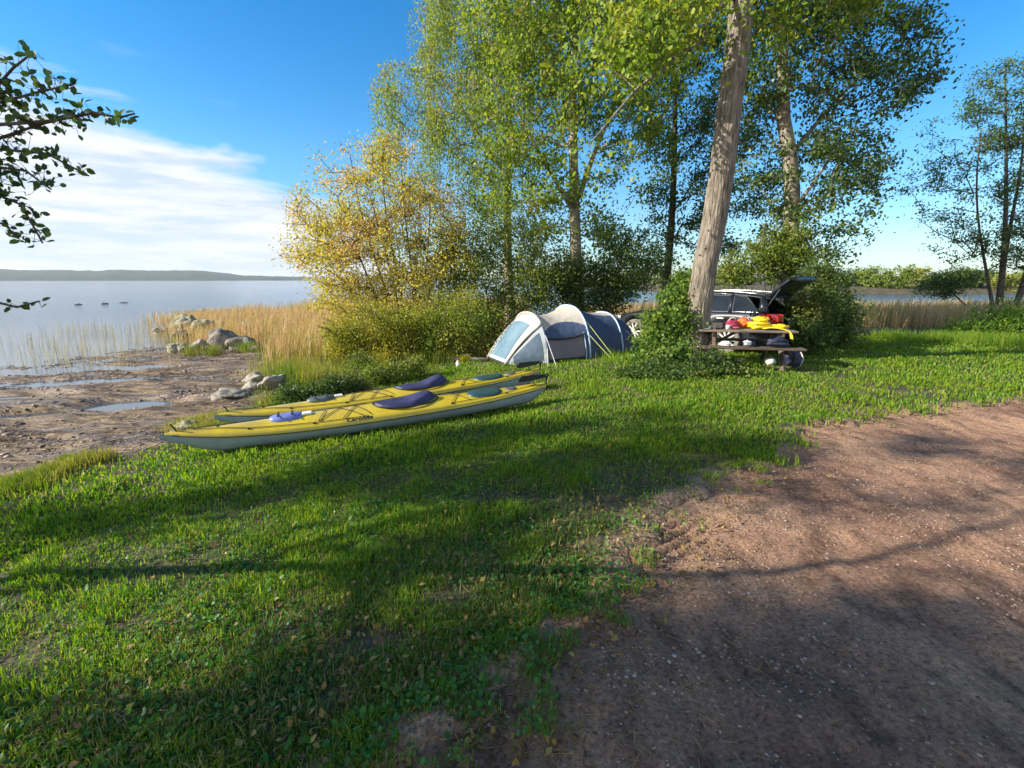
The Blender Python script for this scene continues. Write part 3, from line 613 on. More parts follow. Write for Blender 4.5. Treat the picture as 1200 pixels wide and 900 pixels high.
rough('tall_shore_grass', [(215, 402, .5), (235, 398, .5), (250, 396, .4), (275, 398, .5), (225, 416, .3), (250, 416, .3), (290, 412, .4)], 3000, .38, 'yellow green grass and straw growing among the stones of the pile', wd=.008)
rough('tall_shore_grass', [(1000, 402, .8), (1050, 398, .8), (1100, 398, .8), (1150, 402, 1.), (1195, 402, 1.), (960, 405, .7), (730, 425, .5), (700, 418, .3)], 6000, .28, 'rough green grass along the far edge of the right lawn', m=M_grass)

# ------------------------------------------------------------------ trees
M_bark = mat('grey_brown_bark', (.10, .082, .062), .92, col2=(.30, .255, .20), scale=9, bump=.05, bscale=16, detail=9, lo=.36, hi=.62)
_t = M_bark.node_tree
for nd in _t.nodes:                                       # furrows run up the stem
    if nd.type == 'TEX_NOISE' and nd.inputs['Scale'].default_value > 3:
        mpp = _t.nodes.new('ShaderNodeMapping'); mpp.inputs['Scale'].default_value = (2.2, 2.2, .34)
        src = [l for l in _t.links if l.to_node == nd and l.to_socket.name == 'Vector'][0].from_socket
        _t.links.new(src, mpp.inputs[0]); _t.links.new(mpp.outputs[0], nd.inputs['Vector'])
M_dbark = mat('dark_bark', (.05, .042, .034), .92, col2=(.13, .11, .085), scale=9, bump=.015)
M_lbark = mat('light_bark', (.16, .13, .10), .85, col2=(.42, .37, .30), scale=5, bump=.01)
L_green = leafmat('lime_leaves', [(.09, .17, .02), (.16, .27, .03), (.24, .36, .04), (.36, .43, .06)], .52, patch=(.38, .40, .05), pscale=.9, pos=(.53, .66))
L_birch = leafmat('birch_leaves', [(.14, .24, .04), (.22, .32, .06), (.30, .39, .08), (.40, .43, .09)], .5, patch=(.38, .38, .06), pscale=.7, pos=(.52, .64))
L_yellow = leafmat('autumn_leaves', [(.52, .46, .09), (.62, .54, .12), (.42, .43, .08), (.66, .50, .14)], .5, patch=(.62, .40, .24), pscale=.55, pos=(.54, .64))
L_dark = leafmat('alder_leaves', [(.035, .08, .02), (.055, .12, .024), (.09, .17, .03), (.16, .24, .05)], .4, patch=(.20, .27, .05), pscale=.6, pos=(.54, .66), spec=.55)
L_mid = leafmat('bush_leaves', [(.08, .14, .02), (.14, .21, .03), (.22, .29, .05), (.30, .34, .06)], .45, patch=(.34, .36, .06), pscale=1.0, pos=(.52, .64))
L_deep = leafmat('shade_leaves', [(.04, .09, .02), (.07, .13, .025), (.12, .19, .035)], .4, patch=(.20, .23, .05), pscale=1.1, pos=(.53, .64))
def LB(px, py, rp, Y, wt=1.): return (L3(px, py, Y), rp * Y / F, wt)

# the thick leaning trunk beside the picnic table; most of its crown is above the frame
bA = at(808, 425); tA = L3(872, 0, bA.y + .1); dA = (tA - np.array(bA)); dA /= dA[2]
sA = [np.array(bA) + dA * h_ + np.array([.06 * math.sin(h_ * .55) + .02 * math.sin(h_ * 2.3), .05 * math.sin(h_), -.1 if h_ == 0 else 0]) for h_ in (0, .25, .6, 1.2, 2, 3, 4, 5, 6, 7, 8.5, 10, 12)]
rA = [.42, .32, .27, .25, .242, .236, .23, .225, .22, .20, .16, .11, .06]
br1 = ([sA[9], L3(838, 12, 9.9), L3(800, 62, 9.6), L3(745, 105, 9.4), L3(690, 170, 9.3)], [.045, .04, .032, .022, .010])
lobA = [(np.array((5.5, 10.5, 10.5)), 3.0), (np.array((4.0, 9, 9)), 2.0), (np.array((7, 11, 8.5)), 1.8), (np.array((4.0, 12, 9)), 2.4)]
lobA += [LB(752, 70, 42, 9.7, 1.1), LB(800, 20, 48, 10, 1.2), LB(715, 135, 30, 9.3, 1.), LB(770, 10, 50, 9.2, 1.2), LB(700, 20, 40, 10, 1.), LB(700, 190, 16, 9.3, .8), LB(905, 10, 30, 10.5, .8), LB(735, 190, 22, 9.5, .8)]
plant('leaning_tree', 'thick leaning tree trunk with grey furrowed bark beside the picnic table', 'tree', bA, [(sA, rA), br1], lobA, 330, 30000, L_green, M_bark, .10, .36, tk=22, droop=.4, cz=.8, wid=.7, fine=True)
old = [o_ for o_ in bpy.data.objects if o_.name == 'trunk'][0]
nr = 190; hs_ = np.linspace(0, 9, nr); hk = [0, .25, .6, 1.2, 2, 3, 4, 5, 6, 7, 8.5, 10, 12]; ctr_ = np.array(sA); V = []; kk = 120; th_ = np.arange(kk) * 2 * math.pi / kk
for h_ in hs_:
    c_ = np.array([np.interp(h_, hk, ctr_[:, j]) for j in range(3)]); rr_ = np.interp(h_, hk, rA); cx_, sx_ = np.cos(th_), np.sin(th_)
    fur = np.abs(fbm(th_ * 5.2 + .35 * math.sin(h_ * 1.3), th_ * 0 + h_ * 1.5, 1.6, 301, 3)); kn = .10 * np.exp(-((h_ - 2.35) / .12) ** 2 - ((np.cos(th_ - 4.1) - 1) / .06) ** 2) + .12 * np.exp(-((h_ - 4.6) / .15) ** 2 - ((np.cos(th_ - 4.9) - 1) / .05) ** 2)
    flare = .35 * math.exp(-h_ * 3.2) * np.maximum(0, np.cos(th_ * 5 + 1)) ** 1.5
    q_ = rr_ * (1.02 - .11 * np.clip(.30 - fur, 0, 1) * 1.0 + .05 * fbm(cx_ * 2, sx_ * 2 + h_ * .8, 1.2, 305, 2) + kn + flare)
    V.append(np.stack([c_[0] + q_ * cx_, c_[1] + q_ * sx_, np.full(kk, c_[2])], -1) - np.array(bA))
idx = np.arange(nr * kk).reshape(nr, kk); nx_ = np.roll(idx, -1, 1); q = np.stack([idx[:-1], nx_[:-1], nx_[1:], idx[1:]], -1).reshape(-1, 4)
n_o = old.data; vo_ = np.empty(len(n_o.vertices) * 3); n_o.vertices.foreach_get('co', vo_); vo_ = vo_.reshape(-1, 3); pf = [list(p.vertices) for p in n_o.polygons]; keepf = np.array([f for f in pf if min(f) >= 13 * 22 or min(f) >= 10 * 22])
big = mesh('trunk', np.concatenate([np.concatenate(V), vo_]), [q, keepf + nr * kk], M_bark, old.parent, smooth=True); bpy.data.objects.remove(old); big.name = 'trunk'

def T(px, py, Y): p = L3(px, py, Y); return np.array((p[0], p[1], gz(p[0], p[1]) - .1))
b0 = T(677, 385, 17); 
plant('tall_tree', 'tall green tree with a straight pale trunk right behind the tent', 'tree', b0, [stem(b0, L3(688, -120, 17), .26, .05, 14, .15, .4), stem(L3(679, 230, 17), L3(740, 60, 17.5), .10, .03, 6), stem(L3(679, 260, 17), L3(600, 120, 16.6), .09, .03, 6)],
      [LB(680, 60, 85, 17), LB(620, 130, 75, 16.5), LB(725, 110, 70, 17), LB(600, 225, 62, 16), LB(745, 180, 55, 17.5, .7), LB(650, 240, 60, 17, .8), LB(700, -60, 110, 17), LB(620, 10, 75, 16.5), LB(715, 265, 40, 17, .5), LB(745, 30, 60, 17), LB(660, 310, 45, 17, .6)], 620, 44000, L_green, M_lbark, .12, .27, cz=.6, tk=12)
b0 = T(600, 385, 19)
plant('birch', 'pale green weeping birch with hanging twigs left of the tall tree', 'tree', b0, [stem(b0, L3(575, -140, 19), .2, .04, 12, .2, .3), stem(L3(590, 200, 19), L3(500, 60, 18.5), .08, .02, 6, .1)],
      [LB(545, 40, 60, 19), LB(490, 105, 45, 18.5, .9), LB(560, 140, 70, 18.5), LB(500, 175, 48, 18, .8), LB(590, -50, 105, 19), LB(452, 92, 20, 18.4, 1.5), LB(440, 130, 16, 18.4, 1.3), LB(470, 140, 26, 18.4, 1.), LB(500, 40, 26, 18.5, 1.), LB(455, 170, 18, 18.2, 1.), LB(560, 230, 60, 18, .9), LB(520, 0, 20, 18.6, 1.2), LB(620, 60, 70, 19)], 420, 66000, L_birch, M_lbark, .085, .26, hang=1.5, droop=1.2, tk=10)
b0 = T(480, 385, 15); stems = []
for px, py, bx in ((392, 235, -.5), (430, 215, -.3), (470, 190, -.1), (505, 220, .15), (372, 290, -.45), (540, 260, .4), (450, 160, 0), (410, 180, -.2)):
    stems.append(stem(b0 + np.array([bx * .9, R.normal() * .25, 0]), L3(px, py, 15 + R.normal() * .6), .055, .010, 8, .12))
plant('autumn_shrub', 'large many stemmed yellow autumn shrub at the edge of the reeds', 'shrub', b0, stems,
      [LB(350, 265, 14, 15, .6), LB(345, 300, 14, 14.6, .8), LB(400, 262, 55, 15, .9), LB(450, 235, 55, 15, .9), LB(372, 285, 36, 14.6, .9), LB(430, 315, 65, 14.6, 1.1), LB(500, 265, 50, 15, .9), LB(480, 340, 50, 14.2, 1.1), LB(520, 320, 40, 14.6), LB(392, 190, 20, 15, .6), LB(462, 180, 26, 15.4, .6), LB(360, 240, 20, 14.8, .6), LB(430, 195, 28, 15, .5), LB(400, 345, 36, 14, 1.2)], 620, 36000, L_yellow, M_dbark, .078, .2, tk=6, trunk_name='stem')
b0 = T(925, 380, 15.5)
plant('alder', 'dark leafed alder behind the car with its crown leaning to the right', 'tree', b0, [stem(b0, L3(918, 140, 15.5), .27, .19, 10, .12, .3), stem(L3(918, 140, 15.5), L3(925, -130, 15.5), .19, .05, 8), stem(L3(920, 190, 15.5), L3(1040, 60, 15.8), .09, .02, 7), stem(L3(925, 250, 15.5), L3(1000, 150, 15), .07, .02, 6)],
      [LB(935, 40, 78, 15.5), LB(1000, 55, 62, 15.5), LB(1062, 60, 42, 15.6), LB(1000, 130, 62, 15.2), LB(1075, 108, 28, 15.6, .9), LB(955, 205, 62, 15.3), LB(1010, 185, 42, 15, .9), LB(885, 110, 55, 16), LB(935, 275, 58, 15.4), LB(995, 260, 26, 15, .7), LB(870, 200, 52, 16.2), LB(900, -70, 110, 15.5), LB(985, -60, 90, 15.5), LB(1105, 45, 16, 15.6, .7), LB(1020, 235, 14, 15, .6)], 700, 47000, L_dark, M_lbark, .112, .24, cz=.55, tk=12)
b0 = T(775, 380, 21)
plant('alder', 'dark alder half hidden behind the leaning trunk, between two brighter trees', 'tree', b0, [stem(b0, L3(790, -60, 21), .2, .04, 12, .2, .3)],
      [LB(795, 225, 45, 21), LB(840, 165, 55, 21), LB(765, 285, 42, 20.6, .9), LB(845, 270, 50, 21), LB(790, 150, 50, 21), LB(815, 75, 70, 21), LB(750, 130, 40, 21, .6), LB(850, 10, 70, 21), LB(700, 280, 40, 20, .8), LB(640, 290, 40, 20, .8), LB(730, 320, 38, 20)], 420, 28000, L_dark, M_dbark, .125, .27, cz=.55)
b0 = T(1168, 372, 20); stems = [stem(b0 + np.array([dx, R.normal() * .2, 0]), L3(px, py, 20 + R.normal() * .5), r0, .02, 10, .15, .2) for dx, px, py, r0 in ((0, 1178, 70, .13), (.35, 1202, 90, .10), (-.1, 1150, 150, .07), (.7, 1235, 200, .09), (.5, 1250, 60, .1))]
plant('alder', 'slender many stemmed alder at the right edge with open dark foliage', 'tree', b0, stems,
      [LB(1182, 110, 42, 20), LB(1135, 165, 46, 20, .8), LB(1190, 190, 50, 20, .8), LB(1112, 238, 40, 20, .6), LB(1160, 262, 52, 20, .7), LB(1085, 215, 26, 20, .5), LB(1130, 290, 32, 20, .6), LB(1205, 290, 46, 20, .8), LB(1245, 150, 70, 20), LB(1250, 260, 60, 20), LB(1195, 82, 22, 20, .6), LB(1088, 262, 16, 20, .5)], 460, 25000, L_dark, M_dbark, .095, .22, cz=.5, tk=8, trunk_name='stem')
b0 = T(1130, 366, 24)
plant('leaning_alder', 'small dark tree leaning left over the reeds at the far right', 'tree', b0 + np.array([1.2, 0, 0]), [stem(b0 + np.array([1.2, 0, 0]), L3(1105, 330, 24), .07, .02, 6)], [LB(1105, 334, 18, 24), LB(1085, 338, 12, 24), LB(1130, 326, 16, 24)], 50, 3500, L_dark, M_dbark, .10, .2, tk=6)

# bushes
def bush(label, base, lobes, ncl, nl, lm, name='bush', ls=.07, cl=.22, bm=M_dbark, **k):
    b0 = np.array(base); st = []
    for i in range(7):
        l_ = lobes[i % len(lobes)]; st.append(stem(b0 + R.normal(size=3) * np.array([.18, .15, 0]), l_[0] + R.normal(size=3) * l_[1] * .3, .022, .006, 5, .06))
    sh = []
    for i in range(16):
        l_ = lobes[R.integers(0, len(lobes))]; d_ = R.normal(size=3) * np.array([.8, .5, .3]) + np.array([0, 0, .9]); d_ /= np.linalg.norm(d_); p_ = l_[0] + d_ * l_[1] * .5
        q_ = p_ + d_ * l_[1] * R.uniform(.6, 1.25); sh.append(([p_, (p_ + q_) / 2 + np.array([0, 0, .05]), q_ - np.array([0, 0, .04])], int(nl / 240), .045 + .03 * l_[1]))
    return plant(name, label, 'bush', b0, st, lobes, ncl, nl, lm, bm, ls, cl, tk=5, trunk_name='stem', tipr=.004, sprays=sh, **k)
bush('dense green bush behind the left end of the tent', T(585, 395, 14.6), [LB(560, 350, 48, 14.6), LB(615, 335, 46, 15), LB(600, 290, 46, 15.5), LB(570, 385, 36, 14), LB(625, 370, 30, 14.6), LB(545, 300, 40, 15.5)], 220, 17000, L_mid, ls=.085, cl=.30)
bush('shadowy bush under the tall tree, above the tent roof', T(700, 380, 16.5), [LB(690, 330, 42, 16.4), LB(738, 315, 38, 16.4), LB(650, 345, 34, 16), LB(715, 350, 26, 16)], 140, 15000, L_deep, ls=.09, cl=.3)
bush('yellow green bush right of the shore reeds', T(440, 408, 12.6), [LB(428, 385, 36, 12.6), LB(462, 395, 34, 12.4), LB(405, 400, 24, 12.2), LB(440, 412, 26, 12)], 170, 17000, leafmat('yg', [(.26, .30, .03), (.40, .38, .04), (.16, .24, .03)], .45, patch=(.48, .40, .05), pscale=1.2, pos=(.53, .64)), ls=.055, cl=.18)
bush('bushy green shrub between the yellow shrub and the tent', T(520, 405, 13), [LB(500, 385, 34, 13), LB(538, 372, 38, 13), LB(560, 405, 22, 12.6), LB(520, 400, 28, 12.6), LB(480, 400, 24, 12.6)], 180, 15000, leafmat('ls', [(.16, .24, .03), (.26, .34, .05), (.36, .40, .06)], .5, patch=(.42, .40, .07), pscale=1.2), ls=.06, cl=.22)
bush('leafy green bush left of the leaning trunk hiding the car door', T(785, 432, 10.2), [LB(792, 352, 12, 10.4), LB(806, 330, 9, 10.6), LB(778, 392, 15, 10.2), LB(768, 378, 11, 10.3), LB(764, 404, 15, 10.1), LB(798, 378, 16, 10.2), LB(762, 430, 17, 9.8), LB(790, 425, 24, 9.6)], 200, 12500, leafmat('hz', [(.06, .14, .02), (.11, .21, .03), (.18, .28, .04)], .45, patch=(.28, .36, .06), pscale=1.6, pos=(.53, .63)), ls=.075, cl=.15, wid=.75)
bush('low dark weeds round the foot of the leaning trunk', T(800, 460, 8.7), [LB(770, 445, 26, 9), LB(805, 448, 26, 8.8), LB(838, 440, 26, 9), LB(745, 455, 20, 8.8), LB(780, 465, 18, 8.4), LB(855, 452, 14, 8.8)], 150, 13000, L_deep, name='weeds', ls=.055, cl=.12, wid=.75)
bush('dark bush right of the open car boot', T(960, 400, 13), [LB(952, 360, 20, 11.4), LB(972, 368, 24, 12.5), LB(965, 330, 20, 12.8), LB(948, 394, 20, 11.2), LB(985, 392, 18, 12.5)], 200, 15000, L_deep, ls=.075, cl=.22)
bush('sunlit green bush behind the car roof', T(905, 370, 15), [LB(912, 305, 22, 15), LB(890, 298, 18, 15), LB(930, 292, 24, 15), LB(868, 322, 16, 15), LB(850, 315, 16, 15)], 120, 11000, L_mid, ls=.08, cl=.22)
bush('bright green bush below the open alder at the right edge', T(1165, 395, 15.5), [LB(1150, 388, 22, 15.5), LB(1185, 382, 24, 15.5), LB(1125, 392, 16, 15.5), LB(1215, 385, 26, 15.5)], 150, 14000, leafmat('bg', [(.10, .22, .02), (.16, .30, .03), (.24, .36, .04)], .45), ls=.07, cl=.2)
bush('low dark green weeds beside the far kayak bow', T(385, 462, 8.2), [LB(392, 458, 15, 8.4), LB(365, 464, 15, 8.2), LB(340, 470, 12, 8), LB(415, 452, 13, 8.8)], 90, 8000, L_deep, name='weeds', ls=.045, cl=.1)
bush('small green weeds behind the middle of the far kayak', T(450, 446, 9.6), [LB(440, 440, 14, 9.6), LB(465, 436, 13, 9.8), LB(425, 432, 16, 10.2), LB(485, 432, 11, 10.2)], 90, 7000, L_mid, name='weeds', ls=.045, cl=.1)

# trees standing outside the frame on the left: they throw the dappled shade, one reaches into the picture
SH = [  # spot of shade in the frame, height of the leaves that throw it, radius, weight
    (90, 860, 2.6, .8), (250, 880, 3.0, .9), (420, 850, 3.4, .9), (350, 810, 3.6, .5), (470, 760, 4.2, .7), (560, 860, 4.0, .9),
    (700, 850, 4.6, 1.), (860, 850, 5.2, 1.), (1030, 850, 5.6, 1.), (1160, 830, 6.2, 1.), (740, 800, 5.4, .9), (910, 790, 6.0, .9), (1120, 800, 6.6, 1.), (1010, 770, 7.2, .5), (600, 800, 4.8, .8),
    (40, 610, 4.2, .5), (170, 600, 3.6, .6), (330, 575, 3.8, .7), (470, 560, 4.4, .8), (600, 560, 5.0, .8), (690, 545, 5.6, .8), (560, 512, 5.0, .6), (400, 545, 3.8, .35), (480, 532, 4.4, .45), (640, 500, 5.4, .5),
    (745, 575, 5.4, -.3), (800, 565, 6.2, -.25), (930, 575, 6.8, -.15), (1150, 590, 7, -.22), (1070, 518, 7, -.3), (1180, 535, 7, -.3), (880, 530, 6.6, -.3),
    (500, 665, 4.6, -.3), (570, 645, 5.0, -.35), (760, 500, 6.2, .5)]
lob = {k: [] for k in range(4)}; TB = [np.array((-6.6, 1.9, 0)), np.array((-8.8, -1.8, 0)), np.array((-5.0, -4.2, 0)), np.array((-11.5, 1.2, 0))]
for px, py, h_, wt in SH:
    g_ = at(px, py); c_ = np.array((g_.x - KX * h_, g_.y - KY * h_, g_.z + h_)); k = int(np.argmin([np.hypot(*(c_[:2] - b_[:2])) for b_ in TB])); lob[k].append((c_, .36 + .028 * h_, wt) if wt > 0 else (c_, -wt, 1.3))
def spray_pts(*pp): return [L3(px, py, Y) for px, py, Y in pp]
sprays0 = [(spray_pts((-150, 190, 3.3), (-20, 120, 3.5), (15, 80, 3.5), (38, 62, 3.5)), 81, .06), (spray_pts((-80, 150, 3.4), (0, 120, 3.5), (45, 108, 3.5), (88, 98, 3.5)), 101, .05),
  (spray_pts((-150, 190, 3.3), (-10, 165, 3.5), (50, 145, 3.5), (100, 134, 3.5)), 148, .06), (spray_pts((60, 142, 3.5), (110, 132, 3.5), (140, 138, 3.5), (158, 133, 3.5)), 43, .028), (spray_pts((-100, 200, 3.3), (0, 175, 3.5), (55, 180, 3.5), (104, 206, 3.5)), 101, .05),
  (spray_pts((-100, 220, 3.3), (-10, 195, 3.5), (30, 200, 3.5), (60, 222, 3.5)), 101, .06), (spray_pts((-100, 250, 3.3), (-10, 225, 3.5), (25, 240, 3.5), (50, 285, 3.5)), 108, .05), (spray_pts((-100, 260, 3.3), (-30, 260, 3.4), (5, 262, 3.5), (22, 280, 3.5)), 54, .06),
  (spray_pts((-120, 340, 3.2), (-20, 350, 3.3), (20, 360, 3.3), (46, 353, 3.3)), 29, .022), (spray_pts((-60, 90, 3.3), (-10, 100, 3.5), (10, 110, 3.5), (30, 128, 3.5)), 81, .06), (spray_pts((-120, 150, 3.2), (-60, 150, 3.4), (-20, 190, 3.4), (-5, 230, 3.4)), 162, .10)]
names = ['near alder just outside the left edge, its leafy branches reaching into the sky', 'tall alder outside the frame to the left, behind the nearest one', 'alder outside the frame behind the camera on the left', 'alder on the shore outside the left edge of the frame']
for k in range(4):
    b_ = TB[k].copy(); b_[2] = gz(b_[0], b_[1]) - .1
    if not lob[k]: continue
    ctr = np.mean([l[0] for l in lob[k]], 0); topz = max(l[0][2] for l in lob[k]) + .6
    tp = np.array((b_[0] * .7 + ctr[0] * .3, b_[1] * .7 + ctr[1] * .3, topz * .8))
    st0 = stem(b_, tp, .09, .02, 10, .35, .3); nl = 24 * len(lob[k]) if k else 170
    plant('shore_alder', names[k], 'tree', b_, [st0], lob[k], max(60, len(lob[k]) * (11 if k else 13)), len(lob[k]) * (980 if k else 640), L_dark, M_dbark, .07 if k else .050, .22 if k else .15, wid=.78, tk=10, fine=True, sprays=[([min(st0[0], key=lambda v: abs(v[2] - pl_[0][2] + .35)), *pl_], n_, s_) for pl_, n_, s_ in sprays0] if k == 0 else ())

# trees and bushes on the far bank of the bay
M_fl = [leafmat('bank_green', [(.14, .22, .03), (.24, .30, .04)], .3), leafmat('bank_dark', [(.05, .10, .02), (.09, .15, .03)], .3), leafmat('bank_yellow', [(.34, .34, .05), (.24, .28, .05)], .3)]
FB = [(1022, 92, 26, 0), (1045, 90, 30, 0), (1066, 94, 26, 2), (1000, 96, 24, 1), (975, 100, 26, 0), (1090, 98, 18, 1), (1108, 96, 20, 0), (1128, 92, 28, 0), (1150, 95, 26, 1), (1175, 90, 24, 2), (1200, 94, 30, 0), (1225, 98, 30, 1), (945, 104, 26, 1), (910, 104, 26, 0), (870, 106, 26, 1), (830, 106, 26, 0), (1250, 92, 28, 1), (780, 110, 26, 0), (730, 112, 26, 1)]
FL = ['broad light green tree, {} on the far bank of the bay', 'dark green tree, {} on the far bank of the bay', 'yellow green tree, {} on the far bank of the bay']
where = ['leftmost in the clear view', 'second in the clear view', 'third in the clear view', 'beside the dark bush', 'behind the dark bush', 'low in the treeline dip', 'just right of the dip', 'above the leaning alder', 'left of the slender stems', 'behind the slender stems', 'right of the slender stems', 'at the right frame edge', 'hidden by the alder crown', 'behind the alder trunk', 'behind the car roof', 'behind the leaning trunk', 'past the frame edge', 'behind the leafy bush', 'behind the tent']
for i, (px, Y, hp, c_) in enumerate(FB):
    p = L3(px, 340, Y); z = gz(p[0], p[1]); b_ = np.array((p[0], Y, z - .1)); h_ = hp * Y / F
    lobes = [(b_ + np.array([R.normal() * h_ * .3, R.normal() * h_ * .2, h_ * .55]), h_ * .40), (b_ + np.array([h_ * .4, 0, h_ * .4]), h_ * .36), (b_ + np.array([-h_ * .4, 0, h_ * .38]), h_ * .36), (b_ + np.array([0, 0, h_ * .25]), h_ * .5)]
    plant('bank_tree', FL[c_].format(where[i]), 'tree', b_, [stem(b_, b_ + np.array([0, 0, h_ * .7]), .13, .04, 4)], lobes, 40, 2200, M_fl[c_], M_dbark, .38, .42, group='trees on the far bank of the bay', twigs=False, tk=6, seg=2)
# ------------------------------------------------------------------ boulders
M_rock = mat('granite', (.22, .19, .155), .85, col2=(.50, .45, .37), scale=3.5, bump=.03, bscale=14, detail=8, col3=(.16, .15, .09), scale3=4)
M_rockd = mat('dark_granite', (.11, .095, .08), .85, col2=(.30, .26, .21), scale=4, bump=.03, bscale=14, detail=8)
M_moss = mat('mossy_granite', (.13, .14, .05), .9, col2=(.40, .35, .25), scale=4.5, bump=.03, bscale=14, detail=8)
RK = [(300, 454, 17, .82, M_rock, 'pale boulder on the mud with a flat shaded face, left of a twin boulder'),
      (322, 455, 17, .80, M_rock, 'rounded pale boulder on the mud touching the tall grass, right of its twin'),
      (234, 411, 11, .8, M_rock, 'round light boulder at the front of the stone pile'),
      (208, 413, 12, .8, M_moss, 'mossy boulder at the left foot of the stone pile'),
      (262, 408, 20, .75, M_rockd, 'large dark boulder in the middle of the stone pile'),
      (285, 410, 16, .7, M_rockd, 'dark boulder at the right end of the stone pile'),
      (246, 398, 17, .8, M_moss, 'mossy boulder at the back of the stone pile'),
      (222, 398, 16, .95, M_moss, 'tall grass topped boulder crowning the stone pile'),
      (240, 390, 6, .8, M_rock, 'small pale stone sitting on top of the stone pile'),
      (292, 396, 15, .6, M_rock, 'flat pale boulder among the reeds behind the stone pile'),
      (270, 394, 12, .7, M_rockd, 'squat brown boulder at the back of the stone pile near the reeds'),
      (398, 412, 16, .5, M_rock, 'long low pale boulder lying in the tall grass by the yellow bush'),
      (345, 462, 9, .6, M_rock, 'small pale stone between the weeds and the twin boulders'),
      (272, 464, 26, .28, M_rockd, 'low flat dark slab on the mud before the twin boulders'),
      (225, 503, 20, .45, M_moss, 'low mossy stone near the bow of the near kayak'),
      (258, 494, 16, .4, M_rock, 'low pale stone just left of the far kayak bow'),
      (205, 512, 12, .45, M_rock, 'small stone at the tip of the near kayak bow'),
      (468, 432, 11, .6, M_rock, 'pale stone in the grass behind the far kayak'),
      (128, 384, 5, .25, M_rockd, 'dark flat rock awash in the lake left of the reeds'),
      (150, 381, 5, .2, M_rockd, 'low brown rock awash in the lake nearest the reeds'),
      (98, 386, 4, .3, M_rockd, 'smallest dark rock awash in the lake, leftmost of three'),
      (216, 414, 8, .8, M_rock, 'small pale stone between the mossy foot boulder and the front one'),
      (252, 414, 8, .7, M_moss, 'small mossy stone wedged before the large dark boulder'),
      (272, 414, 7, .8, M_rock, 'small pale stone at the foot of the dark boulders'),
      (300, 411, 9, .6, M_moss, 'low stone ending the pile on the right'),
      (212, 402, 10, .9, M_rock, 'pale stone on the left shoulder of the pile'),
      (262, 396, 9, .9, M_rock, 'pale stone balanced behind the large dark boulder'),
      (190, 400, 9, .7, M_rock, 'lone stone in the shallows left of the stone pile')]
for i, (px, py, rp, asp, m, lb) in enumerate(RK):
    p = at(px, py); r_ = rp * .9 * p.y / F; p.z = max(p.z, WL)
    mb = MB(); mb.blob((0, 0, 0), (r_, r_ * .85, r_ * asp), seed=i * 3 + 1, amp=.42, n=30, m=20, fr=1.5)
    o = mb.build('boulder', m, None, smooth=True, subd=1); o.location = (p.x, p.y, p.z + r_ * asp * (.45 if asp > .5 else .25)); o.rotation_euler = (0, 0, i * 1.3); tag(o, lb, 'boulder')
# stone pile extra: driftwood
M_wood0 = mat('driftwood', (.16, .13, .10), .9, col2=(.36, .31, .25), scale=6, bump=.01)
for i, (x0, y0, x1, y1, r_, lb) in enumerate([(505, 425, 572, 424, .06, 'weathered log lying in the grass left of the tent'), (440, 424, 490, 421, .05, 'dark fallen branch in the undergrowth left of the log')]):
    a_, b_ = at(x0, y0), at(x1, y1); mid = (a_ + b_) / 2; o = MB().tube([a_ - mid + Vector((0, 0, r_)), Vector((0, .05, r_ + .02)), b_ - mid + Vector((0, 0, r_))], [r_, r_ * 1.1, r_ * .8], 9).build('log', M_wood0, None, smooth=True); o.location = mid; tag(o, lb, 'log')

# ------------------------------------------------------------------ kayaks
M_yel = mat('yellow_gelcoat', (.60, .45, .012), .3, coat=.5, col2=(.45, .33, .025), scale=3.5, detail=8)
M_hull = mat('pale_grey_gelcoat', (.30, .37, .40), .35, coat=.3, col2=(.24, .30, .33), scale=3)
M_navy = mat('navy_cloth', (.018, .018, .06), .55, col2=(.035, .035, .10), scale=9, bump=.006, bscale=25)
M_blk = mat('black_rubber', (.012, .012, .014), .55, col2=(.022, .022, .024), scale=20)
M_cord = mat('deck_cord', (.02, .018, .018), .8, col2=(.10, .04, .03), scale=40, lo=.55, hi=.6)
M_hatb = mat('sky_reflection_hatch', (.10, .12, .38), .35, col2=(.20, .24, .55), scale=10)  # blue base colour paints the sky's reflection on a grey hatch
M_hatg = mat('grey_hatch', (.06, .07, .075), .45, col2=(.10, .115, .12), scale=10)
M_teal = mat('dark_teal_hatch', (.02, .055, .06), .4, col2=(.035, .08, .085), scale=8)
M_white = mat('off_white', (.75, .73, .68), .5, col2=(.66, .63, .58), scale=10)
KL = 4.9
def kb(t): return .30 * max(0., 1 - abs(2 * (t - .52) / (1.04 if t > .52 else 1.04)) ** 2.1) ** .95 + .006
def ksheer(t): return .235 + .09 * max(0, (.35 - t) / .35) ** 2 + .045 * max(0, (t - .7) / .3) ** 2
def kkeel(t): return .25 * max(0, (.13 - t) / .13) ** 1.7 + .17 * max(0, (t - .93) / .07) ** 1.6 + .02 * (2 * t - 1) ** 2
def kridge(t): return ksheer(t) + .012 + .085 * math.sin(math.pi * min(1, max(0, t)) ** .85) * (1 - .35 * sstep(.6, .75, t))
def dz(t, s):                                        # deck surface height at station t, side s in -1..1
    return float(ksheer(t) + (kridge(t) - ksheer(t)) * (1 - abs(s) ** 1.7))
def dk(t, s, up=0.): return Vector(((t - .5) * KL, s * kb(t), dz(t, s) + up))
